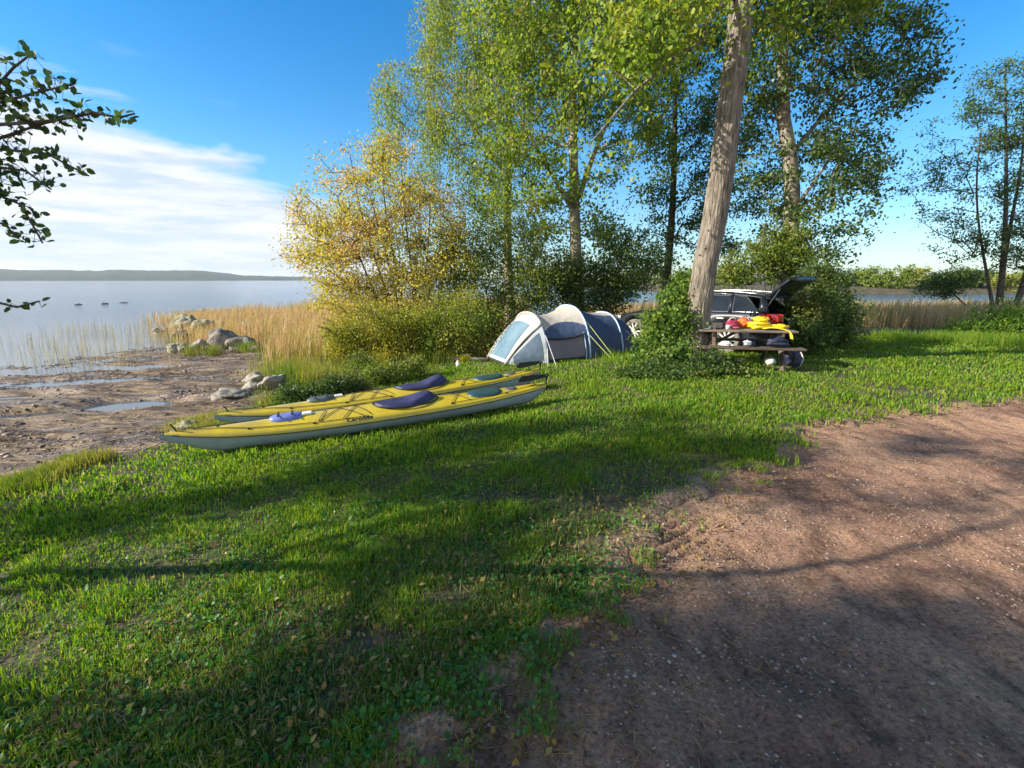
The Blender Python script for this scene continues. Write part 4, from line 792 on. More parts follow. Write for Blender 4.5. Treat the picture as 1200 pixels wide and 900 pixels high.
def kayak(label, bow, stern, front, cov_h, mirror=1, text=True):
    bow = Vector(bow); stern = Vector(stern); d = stern - bow; mid = (bow + stern) / 2
    o = empty('kayak', mid, 0); o.rotation_euler = (math.radians(mirror), -math.atan2(stern.z - bow.z, d.xy.length), math.atan2(d.y, d.x)); tag(o, label, 'kayak')
    st = [i / 60 for i in range(61)]; ang = [-1, -.98, -.86, -.62, -.3, 0, .3, .62, .86, .98, 1]
    rows = []
    for t in st:
        b_ = kb(t); sh = ksheer(t); ke = kkeel(t); x = (t - .5) * KL; row = []
        for s in (-1, -.97, -.90, -.72, -.40, 0, .40, .72, .90, .97, 1):
            z = sh - (sh - ke) * (1 - abs(s) ** 3.2) ** .62 if abs(s) < 1 else sh
            row.append((x - (.05 * (1 if t < .02 else 0)), s * b_, z))
        rows.append(row)
    MB().grid(rows).build('hull', M_hull, o, smooth=True)
    rows = [[dk(t, s) for s in np.linspace(-1, 1, 15)] for t in st]
    # yellow lip folds over the seam
    rows = [[(r_[0].x, r_[0].y * 1.004 - .002, r_[0].z - .045 + .03 * (1 - min(1, t * 8)))] + [tuple(v) for v in r_] + [(r_[-1].x, r_[-1].y * 1.004 + .002, r_[-1].z - .045 + .03 * (1 - min(1, t * 8)))] for t, r_ in zip(st, rows)]
    MB().grid(rows).build('deck', M_yel, o, smooth=True)
    for sgn in (-1, 1):
        MB().tube([Vector(((t - .5) * KL, sgn * (kb(t) * 1.004 + .004), ksheer(t) - .046 + .03 * (1 - min(1, t * 8)))) for t in st], .005, 5).build('seam_strip', M_blk, o, smooth=True)
    # cockpit cover: coaming and sagging cloth, high at the back
    t0, t1 = .485, .655; rows = []; rim = []
    for i in range(19):
        q = i / 18; t = t0 + (t1 - t0) * q; hw = .215 * max(0.0, math.sin(math.pi * q ** .8)) ** .55; base = kridge(t) - .02; hi = .035 + cov_h * sstep(.45, .85, q) * sstep(1.02, .9, q)
        row = []
        for s in np.linspace(-1, 1, 11): row.append(((t - .5) * KL, s * hw, base + (hi if abs(s) < .99 else -.03) * (1 - .45 * abs(s) ** 2.5) - .012 * math.sin(5 * q + s * 3) * (1 - abs(s))))
        rows.append(row)
    MB().grid(rows).build('cockpit_cover', M_navy, o, smooth=True, subd=1)
    for i in range(28):
        a_ = 2 * math.pi * i / 28; t = (t0 + t1) / 2 + (t1 - t0) * .53 * math.cos(a_); rim.append(Vector(((t - .5) * KL, .225 * math.sin(a_), kridge(t) + .004 - .03 * abs(math.sin(a_)))))
    MB().tube(rim + [rim[0]], .012, 6, False).build('coaming', M_blk, o, smooth=True)
    def hatch(tc_, lx, wy, m, nm, hgt=.028):
        h = []
        for rr_, z_ in ((1, -.02), (1, .004), (.96, hgt * .6), (.80, hgt), (.4, hgt * 1.15), (.02, hgt * 1.2)):
            ring = []
            for i in range(24):
                a_ = 2 * math.pi * i / 24; e_ = .75; cx_ = abs(math.cos(a_)) ** e_ * np.sign(math.cos(a_)); sy = abs(math.sin(a_)) ** e_ * np.sign(math.sin(a_))
                xx = cx_ * lx * rr_; t = tc_ + xx / KL; yy = sy * wy * rr_; s = min(1, abs(yy) / kb(t)); ring.append(((t - .5) * KL, yy, dz(t, s) + z_))
            h.append(ring)
        return MB().grid(h, True).build(nm, m, o, smooth=True)
    hf = hatch(.265, .20, .11, front, 'front_hatch', .04)
    for dx in (-.09, .07): MB().box(((.265 + dx / KL - .5) * KL, 0, kridge(.265) + .048), (.022, .2, .004)).build('hatch_strap', M_blk, hf)
    MB().box(((.31 - .5) * KL + .02, 0, kridge(.31) + .012), (.12, .10, .03), 0, 0, 0).build('light_patch', M_white, hf, bevel=.01)
    hatch(.80, .26, .17, M_teal, 'rear_hatch'); hatch(.885, .09, .07, M_hatg, 'day_hatch', .015)
    # deck lines and bungees
    def line(pts, nm='deck_line', r=.0045):
        P = []
        for (ta, sa), (tb, sb) in zip(pts[:-1], pts[1:]):
            for i in range(8):
                f_ = i / 8; P.append(dk(ta + (tb - ta) * f_, sa + (sb - sa) * f_, .012))
        P.append(dk(*pts[-1], .012)); MB().tube(P, r, 5).build(nm, M_cord, o, smooth=True)
    line([(.06, -.2), (.18, -.72), (.33, -.82), (.46, -.85)]); line([(.06, .2), (.18, .72), (.33, .82), (.46, .85)])
    line([(.34, -.78), (.45, .78)], 'bungee'); line([(.34, .78), (.45, -.78)], 'bungee'); line([(.34, -.78), (.36, 0), (.34, .78)], 'bungee'); line([(.40, -.8), (.47, .75)], 'bungee'); line([(.40, .8), (.47, -.75)], 'bungee')
    line([(.69, -.8), (.745, .8)], 'bungee'); line([(.69, .8), (.745, -.8)], 'bungee'); line([(.69, -.8), (.86, -.75), (.97, -.3)]); line([(.69, .8), (.86, .75), (.97, .3)])
    for t, s in ((.18, .74), (.33, .84), (.46, .87), (.69, .83), (.86, .78), (.11, 0)):
        for sg in ((-1, 1) if s else (1,)): p = dk(t, s * sg, .008); MB().blob(p, (.022, .014, .012), 3, .05, 8, 6).build('deck_fitting', M_blk, o, smooth=True)
    p = dk(.025, 0, .0); MB().tube([p, p + Vector((-.02, 0, .05)), p + Vector((-.05, 0, .10))], .009, 6).build('bow_toggle', M_blk, o, smooth=True)
    MB().tube([dk(.03, 0, .01), dk(.045, 0, .03), dk(.065, 0, .01)], .006, 5).build('grab_loop', M_blk, o, smooth=True)
    # rudder folded forward over the stern
    rud = MB(); e_ = dk(1., 0, 0); rud.tube([e_ + Vector((.02, 0, -.10)), e_ + Vector((.03, 0, .10))], .016, 8)
    ro_ = rud.build('rudder_post', M_blk, o, smooth=True)
    bl = MB(); prof = [(.06, .10), (-.05, .075), (-.28, .055), (-.42, .06), (-.44, .10), (-.38, .15), (-.16, .145), (.02, .13)]
    V = [e_ + Vector((x, s * .012, z)) for s in (-1, 1) for x, z in prof]; n_ = len(prof)
    bl.add(V, [tuple(range(n_))[::-1], tuple(range(n_, 2 * n_))] + [(i, (i + 1) % n_, n_ + (i + 1) % n_, n_ + i) for i in range(n_)]); bl.build('rudder_blade', M_blk, ro_, bevel=.004)
    MB().box(e_ + Vector((.035, 0, .115)), (.05, .12, .02)).build('rudder_yoke', M_blk, ro_, bevel=.004)
    if text:
        cu = bpy.data.curves.new('lettering', 'FONT'); cu.body = 'Carolina'; cu.size = .085; cu.extrude = .0008; cu.shear = .4; cu.space_character = 1.1; cu.offset = .002; cu.materials.append(M_blk)
        tmp = bpy.data.objects.new('tmp', cu); COL.objects.link(tmp); dg = bpy.context.evaluated_depsgraph_get(); dg.update(); me = bpy.data.meshes.new_from_object(tmp.evaluated_get(dg)); bpy.data.objects.remove(tmp)
        for v in me.vertices:                        # wrap onto the side of the deck
            t = .405 + v.co.x / KL; s = -.985 + v.co.y * 1.05 / .30; s = max(-1, min(-.3, s)); p = dk(t, s); up_ = .003 + v.co.z
            v.co = p + Vector((0, -up_ * .6, up_ * .8))
        me.name = 'lettering'; me.materials.clear(); me.materials.append(M_blk); link(bpy.data.objects.new('lettering', me), o)
    return o
a_, b_ = at(200, 524), at(632, 468)
def kplace(px0, py0, px1, py1, zb, zs):
    """ends from the ground under bow and stern"""
    a = at(px0, py0); b = at(px1, py1); return (a.x, a.y, gz(a.x, a.y) + zb), (b.x, b.y, gz(b.x, b.y) + zs)
kb0, ks0 = kplace(204, 540, 636, 473, .02, .04)
kayak('near yellow and pale grey kayak with a front hatch coloured reflection-blue, closest to the lawn', kb0, ks0, M_hatb, .075, 3)
kb1, ks1 = kplace(262, 515, 632, 454, .03, .05)
kayak('far yellow kayak with a grey front hatch, lying on the shore side of the other', kb1, ks1, M_hatg, .10, -2, text=False)

# ------------------------------------------------------------------ tent
def cloth(name, c1, c2, tr=.15, rough=.6):
    m = mat(name, c1, rough, col2=c2, scale=3, bump=.05, bscale=3.2); t = m.node_tree; b = t.nodes['Principled BSDF']; out = t.nodes['Material Output']
    ts = t.nodes.new('ShaderNodeBsdfTranslucent'); ts.inputs[0].default_value = (*c2, 1); ms = t.nodes.new('ShaderNodeMixShader'); ms.inputs[0].default_value = tr
    t.links.new(b.outputs[0], ms.inputs[1]); t.links.new(ts.outputs[0], ms.inputs[2]); t.links.new(ms.outputs[0], out.inputs[0]); return m
C_beige = cloth('sand_fabric', (.48, .44, .39), (.54, .50, .44)); C_navy = cloth('navy_fabric', (.05, .075, .15), (.07, .10, .19), .12); C_grey = cloth('pale_grey_fabric', (.42, .45, .47), (.49, .52, .53)); C_mauve = cloth('mauve_grey_mesh', (.16, .14, .17), (.21, .185, .215), .1)
C_win = mat('sky_tinted_window', (.12, .21, .29), .12, col2=(.19, .29, .37), scale=2, bump=.01, bscale=5, spec=.8); C_win2 = mat('tinted_window', (.07, .11, .16), .15, col2=(.13, .18, .23), scale=3, bump=.01, bscale=5, spec=.8)  # front window's blue colour stands in for sky reflected in clear plastic
C_blue = mat('pale_blue_webbing', (.35, .50, .70), .5, col2=(.45, .58, .75), scale=10); C_guy = mat('lime_cord', (.62, .72, .12), .6, col2=(.75, .80, .3), scale=60); C_skirt = mat('black_skirt', (.015, .016, .02), .8, col2=(.03, .03, .035), scale=9)
tb = at(643, 427); TA = math.radians(24); ta_ = Vector((math.cos(TA), math.sin(TA), 0)); tbv = Vector((-math.sin(TA), math.cos(TA), 0))
tc0 = Vector((tb.x, tb.y, 0)) + tbv * 1.1; tc0.z = gz(tc0.x, tc0.y) - .02
tent = empty('tent', tc0, TA); tag(tent, 'blue and sand coloured tunnel tent with a window porch, pitched behind the kayaks', 'tent')
hoops = [(0, 1.08, 1.18), (1.12, 1.12, 1.34), (2.2, .95, 1.14), (2.95, .66, .36)]
def hp(s, a):                                        # tent surface in local coordinates: s 0..3 along, a 0..180 degrees, 0 = near side
    i = min(int(s), 2); f_ = s - i; x0, w0, h0 = hoops[i]; x1, w1, h1 = hoops[i + 1]; e = f_
    if i == 2: k_ = math.sin(f_ * math.pi / 2); w_ = w0 + (w1 - w0) * f_ ** 1.6; h_ = h0 + (h1 - h0) * f_ ** 1.9; x = x0 + (x1 - x0) * (k_ * .6 + f_ * .4)
    else: w_ = w0 + (w1 - w0) * f_; h_ = h0 + (h1 - h0) * f_; x = x0 + (x1 - x0) * f_
    sag = 1 - (.11 if i == 0 else .07) * math.sin(math.pi * f_) * (1 if i < 2 else .3)
    r_ = math.radians(a); cy = math.cos(r_); sz = math.sin(r_)
    y = -abs(cy) ** .85 * np.sign(cy) * w_ * (1 - (1 - sag) * sz); z = sz ** .9 * h_ * (1 - (1 - sag) * sz ** 2)
    return Vector((x, float(y), z))
def panel(nm, s0, s1, a0, a1, m, off=0., ns=12, na=14, par=tent, curve=None):
    rows = []
    for i in range(ns + 1):
        s = s0 + (s1 - s0) * i / ns; aa0, aa1 = (curve(s) if curve else (a0, a1)); row = []
        for k in range(na + 1):
            a_ = aa0 + (aa1 - aa0) * k / na; p = hp(s, a_); n_ = Vector((0, p.y, p.z - .1)).normalized(); row.append(p + n_ * off)
        rows.append(row)
    return MB().grid(rows).build(nm, m, par, smooth=True)
r1 = lambda s: (52 - 26 * 0 + 12 * math.sin(math.pi * min(1, s)), 128)
panel('roof_panel', 0, 1, 50, 130, C_beige, curve=lambda s: (40 + 16 * math.sin(math.pi * s), 140 - 16 * math.sin(math.pi * s)))
panel('side_panel', 0, 1, 130, 180, C_navy, curve=lambda s: (140 - 16 * math.sin(math.pi * s), 180))
panel('upper_side_panel', 0, 1, 34, 50, C_navy, curve=lambda s: (30, 40 + 16 * math.sin(math.pi * s)))
dr = panel('door_panel', .03, .90, 0, 33, C_mauve, off=-.03); panel('mud_flap', .03, .90, 0, 7, C_skirt, off=.012, par=tent)
panel('side_panel', .90, 1, 0, 31, C_navy)
MB().tube([hp(.90, a_) + Vector((0, -.012, 0)) for a_ in range(0, 34, 3)], .012, 5).build('door_zip', C_blue, dr)
MB().tube([hp(.06 + .84 * i / 10, 31 - 2.5 * math.sin(math.pi * i / 10)) + Vector((0, -.02, .0)) for i in range(11)], .022, 6).build('rolled_door', C_skirt, dr)
panel('roof_panel', 1, 2, 72, 108, C_beige, curve=lambda s: (78 - 8 * (s - 1), 108)); panel('rear_wall', 1, 2, 0, 72, C_navy, curve=lambda s: (0, 78 - 8 * (s - 1))); panel('rear_wall', 1, 2, 108, 180, C_navy)
panel('end_wall', 2, 3, 0, 180, C_navy, na=40)
panel('roof_panel', 2, 2.5, 60, 120, C_beige, off=.006)
rows = [[hp(3, a_) for a_ in range(0, 181, 12)], [Vector((hoops[3][0] + .05, -math.cos(math.radians(a_)) * .55, 0)) for a_ in range(0, 181, 12)]]
MB().grid(rows).build('end_wall', C_navy, tent, smooth=True)
for i, (s, nm) in enumerate(((0.001, 'front_hoop'), (1, 'middle_hoop'), (2, 'rear_hoop'))):
    h = MB().tube([hp(s, a_) + Vector((0, 0, .008)) for a_ in range(0, 181, 6)], .022, 6).build(nm, C_blue if i else C_navy, tent, smooth=True)
# porch in front: sloping face, two side triangles
ny, fx = .56, -.86
def arch(a_): return hp(0, a_)
ft = [(arch(a_), Vector((fx, -math.cos(math.radians((a_ - 52) / 76 * 180)) * ny, .04))) for a_ in range(52, 129, 4)]
def face(nm, q0, q1, k0, k1, m, off, bulge=.06):
    rows = []
    for i in range(13):
        q = q0 + (q1 - q0) * i / 12; row = []
        for k in range(13):
            kk = (k0 + (k1 - k0) * k / 12) * (len(ft) - 1); j = min(int(kk), len(ft) - 2); f_ = kk - j; A_ = ft[j][0].lerp(ft[j + 1][0], f_); B_ = ft[j][1].lerp(ft[j + 1][1], f_)
            p = A_.lerp(B_, q); row.append(p + Vector((-.6, 0, .8)) * (off + bulge * math.sin(math.pi * q)))
        rows.append(row)
    return MB().grid(rows).build(nm, m, tent, smooth=True)
face('porch_face', 0, 1, 0, 1, C_grey, 0); face('front_window', .20, .92, .22, .80, C_win, .012)
for sg in (1, -1):
    rows = []
    for i in range(11):
        q = i / 10; row = []
        for k in range(12):
            a_ = 52 * k / 11; A_ = arch(a_ if sg > 0 else 180 - a_); top = ft[0] if sg > 0 else ft[-1]; cn = top[0].lerp(top[1], 1 - 0); e_ = A_.lerp(Vector((fx, -sg * ny, .04)), q)
            rr_ = q; row.append(e_ + Vector((-.3, -sg * .8, .4)) * (.06 * math.sin(math.pi * q) * (k / 11)))
        rows.append(row)
    MB().grid(rows).build('porch_side', C_grey, tent, smooth=True)
rows = []
for i in range(9):
    q = .12 + .68 * i / 8; row = []
    for k in range(9):
        a_ = 7 + 38 * k / 8; A_ = arch(a_); e_ = A_.lerp(Vector((fx, -ny, .04)), q); row.append(e_ + Vector((-.3, -.8, .4)) * (.06 * math.sin(math.pi * q) * ((a_ / 52)) + .012))
    rows.append(row)
MB().grid(rows).build('side_window', C_win2, tent, smooth=True)
for j in (0, -1):
    MB().tube([ft[j][0].lerp(ft[j][1], q / 10) + Vector((-.6, 0, .8)) * (.012 + .06 * math.sin(math.pi * q / 10)) for q in range(11)], .028, 6).build('seam_band', C_beige, tent, smooth=True)
MB().tube([ft[k][0] + Vector((-.01, 0, .015)) for k in range(len(ft))], .03, 6).build('seam_band', C_beige, tent, smooth=True)
MB().tube([Vector((fx, y_, .05)) for y_ in (-ny, 0, ny)], .03, 6).build('ground_skirt', C_skirt, tent)
sk = MB(); P = [hp(s / 6, 0) + Vector((0, -.015, .035)) for s in range(0, 19)]; sk.tube(P, .04, 6); sk.build('ground_skirt', C_skirt, tent, smooth=True)
def guy(p, q, m=C_guy, r=.006):
    g_ = MB().tube([p, q], r, 4).build('guy_line', m, tent); MB().tube([q + Vector((0, 0, -.03)), q + Vector((-.02, 0, .06))], .008, 5).build('peg', M_blk, g_)
guy(hp(1, 55), Vector((1.55, -1.75, .02))); guy(hp(1, 30), Vector((1.50, -1.70, .02))); guy(hp(0, 40), Vector((-.05, -1.62, .02)), M_white); guy(hp(0, 20), Vector((-.25, -1.55, .02)), M_white)
guy(Vector((fx, -ny, .10)), Vector((fx - .35, -ny - .45, .0)), M_white); guy(hp(2, 60), Vector((2.9, -1.25, .05)), M_white); guy(hp(2, 120), Vector((2.9, 1.4, .05)), M_white); guy(hp(1, 125), Vector((1.4, 1.9, .02)))

# ------------------------------------------------------------------ car (dark estate, boot open), seen past the leaning trunk
P_car = mat('blue_black_paint', (.010, .012, .017), .38, coat=.15, spec=.4, col2=(.016, .02, .03), scale=2); P_glass = mat('dark_glass', (.012, .015, .018), .12, spec=.35, coat=0, col2=(.02, .026, .03), scale=2)
P_chr = mat('chrome', (.45, .45, .46), .3, metal=1.); P_tyre = mat('tyre', (.03, .03, .032), .85, col2=(.05, .048, .045), scale=20); P_alloy = mat('silver_alloy', (.72, .70, .66), .32, metal=.35, col2=(.62, .60, .57), scale=8)
P_red = mat('red_lens', (.60, .008, .012), .2, coat=.8, col2=(.50, .008, .012), scale=12); P_in = mat('cabin_trim', (.02, .02, .022), .8, col2=(.05, .05, .052), scale=6); P_seat = mat('grey_upholstery', (.22, .22, .22), .85, col2=(.30, .30, .30), scale=9); P_lamp = mat('clear_lamp', (.6, .62, .65), .08, spec=1., coat=1., col2=(.4, .42, .45), scale=18)
fw = at(742, 403); rearp = Vector((5.95, 10.70, 0)); axd = Vector((rearp.x - (fw.x), rearp.y - fw.y, 0)); fw2 = Vector((fw.x, fw.y, 0)); axd.normalize()
yawc = math.atan2(axd.y, axd.x)
side = Vector((-axd.y, axd.x, 0))                       # left-hand normal of the axis: away from the camera
car = empty('parked_car', (0, 0, 0), yawc); c0 = fw2 + side * .88; car.location = (c0.x, c0.y, gz(c0.x, c0.y));  tag(car, 'dark estate car with its boot open, parked behind the leaning trunk', 'car')
CL0, CL1, WB, RW = -.90, 3.78, 2.72, .335                  # local x: front wheel at 0, nose at CL0, tail at CL1
def arc(x):
    z = .20
    for xc in (0, WB):
        if abs(x - xc) < .40: z = max(z, RW + math.sqrt(.40 ** 2 - (x - xc) ** 2) * .98 - .0)
    return z
def belt(x): return float(np.interp(x, [CL0, -.6, -.1, .7, 1.5, 2.6, 3.4, CL1], [.62, .74, .86, .95, .97, 1.0, 1.02, 1.0]))
def hw(x): return .91 * float(np.interp(x, [CL0, CL0 + .12, -.45, .3, 2.5, 3.3, CL1 - .1, CL1], [.62, .78, .93, 1, 1, .97, .90, .84]))
xs = sorted(set([round(v, 3) for v in np.linspace(CL0, CL1, 70)] + [round(xc + s * .399, 3) for xc in (0, WB) for s in (-1, 1)]))
rows = []
for x in xs:
    h_ = hw(x); zb = arc(x); bt = belt(x); row = []
    for q in (0, .25, .5, .75, 1): row.append((x, -h_ * (.955 + .045 * math.sin(math.pi * min(1, q * 1.1) * .6)) if q < 1 else -h_ * .965, zb + (bt - .03 - zb) * q))
    top = [(-.90, .012), (-.6, .035), (0, .05), (.6, .035), (.90, .012)]
    mid_ = [(x, h_ * s, bt + dz_) for s, dz_ in top] if x < .75 else [(x, -h_ * .92, bt), (x, -h_ * .90, bt - .01), (x, 0, bt - .04 if x < 3 else .62), (x, h_ * .90, bt - .01), (x, h_ * .92, bt)]
    row += mid_; row += [(r_[0], -r_[1], r_[2]) for r_ in reversed(row[:5])]
    rows.append(row)
body = MB().grid(rows)
body.add([r_ for r_ in rows[0]], [tuple(range(15))]); 
bo_ = body.build('body', P_car, car, smooth=True)
MB().box((CL1 - .02, 0, .45), (.12, 1.56, .42)).build('rear_bumper', P_car, car, bevel=.05); MB().box((CL0 + .03, 0, .42), (.16, 1.1, .36)).build('front_bumper', P_car, car, bevel=.05)
MB().box((2.9, 0, .60), (1.7, 1.4, .04)).build('cargo_floor', P_in, car)
for y_ in (-.72, .72): MB().box((1.6, y_ * 1.1, .26), (1.9, .12, .14)).build('sill', P_car, car, bevel=.03)
MB().box((1.4, 0, .22), (4.2, 1.5, .06)).build('underbody', P_in, car)
# greenhouse
gx = [.62, 1.05, 1.45, 1.8, 2.4, 3.0, 3.35, 3.55]; gt = [1.0, 1.27, 1.42, 1.455, 1.46, 1.43, 1.39, 1.36]
def roofz(x): return float(np.interp(x, gx, gt))
rows = []
for x in np.linspace(1.42, 3.56, 22):
    rz_ = roofz(x); rows.append([(x, s * .62 * (1 if x < 3 else 1 - .05 * (x - 3)), rz_ - .04 * abs(s) ** 3) for s in np.linspace(-1, 1, 13)])
MB().grid(rows).build('roof', P_car, car, smooth=True, solid=.03)
def sg(x, f_): # side glass plane: f 0 belt, 1 roof edge
    bz, rz_ = belt(x) - .02, roofz(x) - .04; return Vector((x, -(hw(x) * .925 + (.62 - hw(x) * .925) * f_), bz + (rz_ - bz) * f_))
def quad(nm, pts, m, s_, par=car, solid=.012):
    P = [Vector((p.x, p.y * s_, p.z)) for p in pts]; return MB().add(P, [tuple(range(len(P)))]).build(nm, m, par, solid=solid)
for s_ in (1, -1):
    for nm, x0, x1, x2, x3 in (('front_door_window', .85, 1.75, 1.72, 1.33), ('rear_door_window', 1.83, 2.68, 2.62, 1.80), ('quarter_window', 2.78, 3.42, 3.02, 2.72)):
        f_ = .92; w_ = quad(nm, [sg(x0, .08), sg(x1, .08), sg(x2, f_), sg(x3, f_)], P_glass, s_)
        P = [sg(x0, .06), sg(x1, .06), sg(x2, f_ + .03), sg(x3, f_ + .03)]; MB().tube([Vector((p.x, (p.y - .012) * s_, p.z)) for p in P + [P[0]]], .013, 5).build('window_trim', P_chr, w_)
    for (xa, xb) in ((1.79, 1.76), (2.73, 2.67), (3.50, 3.38)):
        MB().tube([Vector((sg(xa, 0).x, sg(xa, 0).y * s_, sg(xa, 0).z)), Vector((sg(xb, 1).x, sg(xb, 1).y * s_, sg(xb, 1).z))], [.05, .035] if xa < 3.4 else [.12, .06], 6).build('pillar', P_car, car, smooth=True)
    MB().tube([Vector((sg(.66, 0).x, sg(.66, 0).y * s_, sg(.66, 0).z)), Vector((1.05, -.70 * s_, 1.24)), Vector((1.42, -.62 * s_, 1.385))], .035, 6).build('pillar', P_car, car, smooth=True)
    MB().tube([Vector((x, -.60 * s_, roofz(x) + .035)) for x in np.linspace(1.5, 3.4, 9)], .011, 6).build('roof_rail', P_chr, car, smooth=True)
    mo = MB(); mo.blob((.98, -.99 * s_, 1.02), (.07, .11, .075), 2, .05, 12, 8); mo.build('wing_mirror', P_car, car, smooth=True)
    for xh in (1.62, 2.55): MB().box((xh, -hw(xh) * s_ * .99 - .012 * s_, .84), (.2, .03, .035)).build('door_handle', P_chr, car, bevel=.01)
    tl = MB(); pr = [(3.50, .84), (3.82, .82), (3.80, .97), (3.62, .99), (3.46, .95)]; yy = lambda x: (hw(min(x, CL1)) * 1.0 + .0)
    V = [(x, -(hw(min(x, CL1)) * .99 + .012) * s_, z) for x, z in pr] + [(min(x, CL1 + .03) , -(hw(min(x, CL1)) - .28) * s_, z) for x, z in pr]
    tl.add(V, [(0, 1, 2, 3, 4), (9, 8, 7, 6, 5)] + [(i, (i + 1) % 5, 5 + (i + 1) % 5, 5 + i) for i in range(5)]); tl.build('tail_light', P_red, car, bevel=.012)
    MB().blob((CL0 + .22, -.66 * s_, .66), (.22, .12, .08), 4, .04, 12, 8).build('headlight', P_lamp, car, smooth=True)
    for xc in (0, WB):
        yc = -.80 * s_; wmb = MB()
        prof = [(.235, -.10), (.30, -.105), (.325, -.09), (.335, -.05), (.335, .05), (.325, .09), (.30, .105), (.235, .10)]
        wmb.lathe(prof, (0, 0, 0), 40, 'Y'); wh = empty('wheel', (xc, yc, RW)); wh.parent = car; wmb.build('tyre', P_tyre if s_ < 0 else mat('sunlit_tyre', (.16, .145, .12), .9, col2=(.22, .20, .17), scale=14), wh, smooth=True)  # camera-side tyres get a lighter colour in place of sunlight on them
        yo = -.085 * s_; rm = MB(); rm.lathe([(.245, yo), (.235, yo - .0), (.215, yo * .75), (.215, -yo)], (0, 0, 0), 40, 'Y')
        for k in range(10):
            a_ = 2 * math.pi * k / 10; c_, q_ = math.cos(a_), math.sin(a_); rm.box((c_ * .135, yo * .82, q_ * .135), (.19, .03, .042), 0, -a_)
        rm.lathe([(.0, yo * .95), (.055, yo * .95), (.06, yo * .6)], (0, 0, 0), 16, 'Y'); rm.build('rim', P_alloy, wh)
        MB().lathe([(.0, -yo * .2), (.17, -yo * .2)], (0, 0, 0), 24, 'Y').build('brake_disc', P_in, wh)
        MB().lathe([(.395, -.02), (.395, .24)], (xc, -.83 * s_ if s_ > 0 else .61, RW), 30, 'Y').build('arch_liner', P_in, car)
rows = [[(.64 + (1.44 - .64) * f_, s * (.80 - .18 * f_), 1.0 + (1.41 - 1.0) * f_ + .03 * (1 - s * s)) for s in np.linspace(-1, 1, 9)] for f_ in np.linspace(0, 1, 6)]
MB().grid(rows).build('windscreen', mat('windscreen_glass', (.10, .14, .17), .05, spec=1., coat=1., col2=(.14, .18, .2), scale=3), car, smooth=True)
for xh, yh in ((1.55, -.38), (1.55, .38), (2.5, -.38), (2.5, .38)):
    s0 = MB().box((xh, yh, .82), (.14, .46, .62), 0, .2); s0.box((xh - .28, yh, .55), (.5, .46, .14)); so = s0.build('seat', P_seat, car, bevel=.04); MB().box((xh + .1, yh, 1.22), (.09, .26, .17)).build('headrest', P_seat, so, bevel=.03)
# raised tailgate
tg = MB(); A_ = Vector((3.52, 0, 1.38)); rows = []
for i in range(9):
    f_ = i / 8; x = 3.50 + .52 * f_ ; z = 1.36 + .46 * f_ ** .75 - (.20 * max(0, f_ - .7) / .3 * (f_ - .7) if f_ > .7 else 0); rows.append([(x, s * (.60 + .10 * f_), z + .05 * (1 - s * s)) for s in np.linspace(-1, 1, 9)])
to = tg.grid(rows).build('tailgate', P_car, car, smooth=True, solid=.07)
rows = [[(3.55 + .28 * f_, s * (.50 + .05 * f_), 1.42 + .28 * f_ ** .8 + .055 * (1 - s * s) + .05) for s in np.linspace(-1, 1, 9)] for f_ in np.linspace(0, 1, 6)]
MB().grid(rows).build('rear_window', mat('sky_tinted_tail_glass', (.10, .15, .26), .06, spec=1., coat=1., col2=(.14, .2, .3), scale=4), to, smooth=True)  # reflected sky is put into the glass colour as blue
for s_ in (-1, 1): MB().tube([(3.50, .64 * s_, 1.15), (3.74, .64 * s_, 1.56)], .014, 6).build('gas_strut', P_chr, to)
MB().box((3.97, 0, 1.765), (.12, 1.2, .09), 0, .1).build('spoiler_lip', P_car, to, bevel=.03)

# ------------------------------------------------------------------ picnic table and what lies on it
M_wood = mat('weathered_wood', (.13, .10, .075), .85, col2=(.28, .22, .16), scale=5, bump=.006, bscale=20, detail=8); M_woodd = mat('darker_wood', (.07, .05, .035), .85, col2=(.14, .10, .07), scale=5, bump=.006, bscale=20)  # second wood is the darker tone used below the table top
tp = at(878, 432); tyaw = math.radians(-10); tbl = empty('picnic_table', (tp.x + .02, tp.y + .45, 0), tyaw); tbl.location.z = gz(tp.x, tp.y + .45) + .01; tag(tbl, 'weathered wooden picnic table with fixed benches right of the leaning trunk', 'picnic table')
mb = MB()
for i in range(5): mb.box((0, (i - 2) * .148, .735), (1.85, .138, .038))
mb.build('table_top', M_wood, tbl, bevel=.006)
for s_ in (-1, 1):
    mb = MB(); [mb.box((0, s_ * (.62 + j * .145), .45), (1.85, .135, .038)) for j in (0, 1)]; mb.build('bench', M_woodd, tbl, bevel=.006)
    MB().box((s_ * .66, 0, .40), (.045, 1.48, .10)).build('bench_beam', M_woodd, tbl, bevel=.004); MB().box((s_ * .66, 0, .675), (.045, .70, .09)).build('top_beam', M_woodd, tbl, bevel=.004)
    for q_ in (-1, 1): MB().tube([(s_ * .62, q_ * .25, .70), (s_ * .62, q_ * .62, 0)], .052, 4).build('leg', M_woodd, tbl)
    MB().tube([(s_ * .62, 0, .40), (s_ * .12, 0, .70)], .03, 4).build('brace', M_woodd, tbl)
def on(x, y, z): c_, s_ = math.cos(tyaw), math.sin(tyaw); return Vector((tbl.location.x + x * c_ - y * s_, tbl.location.y + x * s_ + y * c_, tbl.location.z + z))
M_ylb = mat('yellow_drybag', (.80, .62, .015), .45, col2=(.66, .48, .01), scale=9, bump=.02, bscale=14); M_ora = mat('orange_cloth', (.78, .16, .02), .6, col2=(.60, .11, .015), scale=9, bump=.02, bscale=14); M_mar = mat('maroon_cloth', (.22, .012, .05), .65, col2=(.33, .02, .07), scale=9, bump=.02, bscale=14)
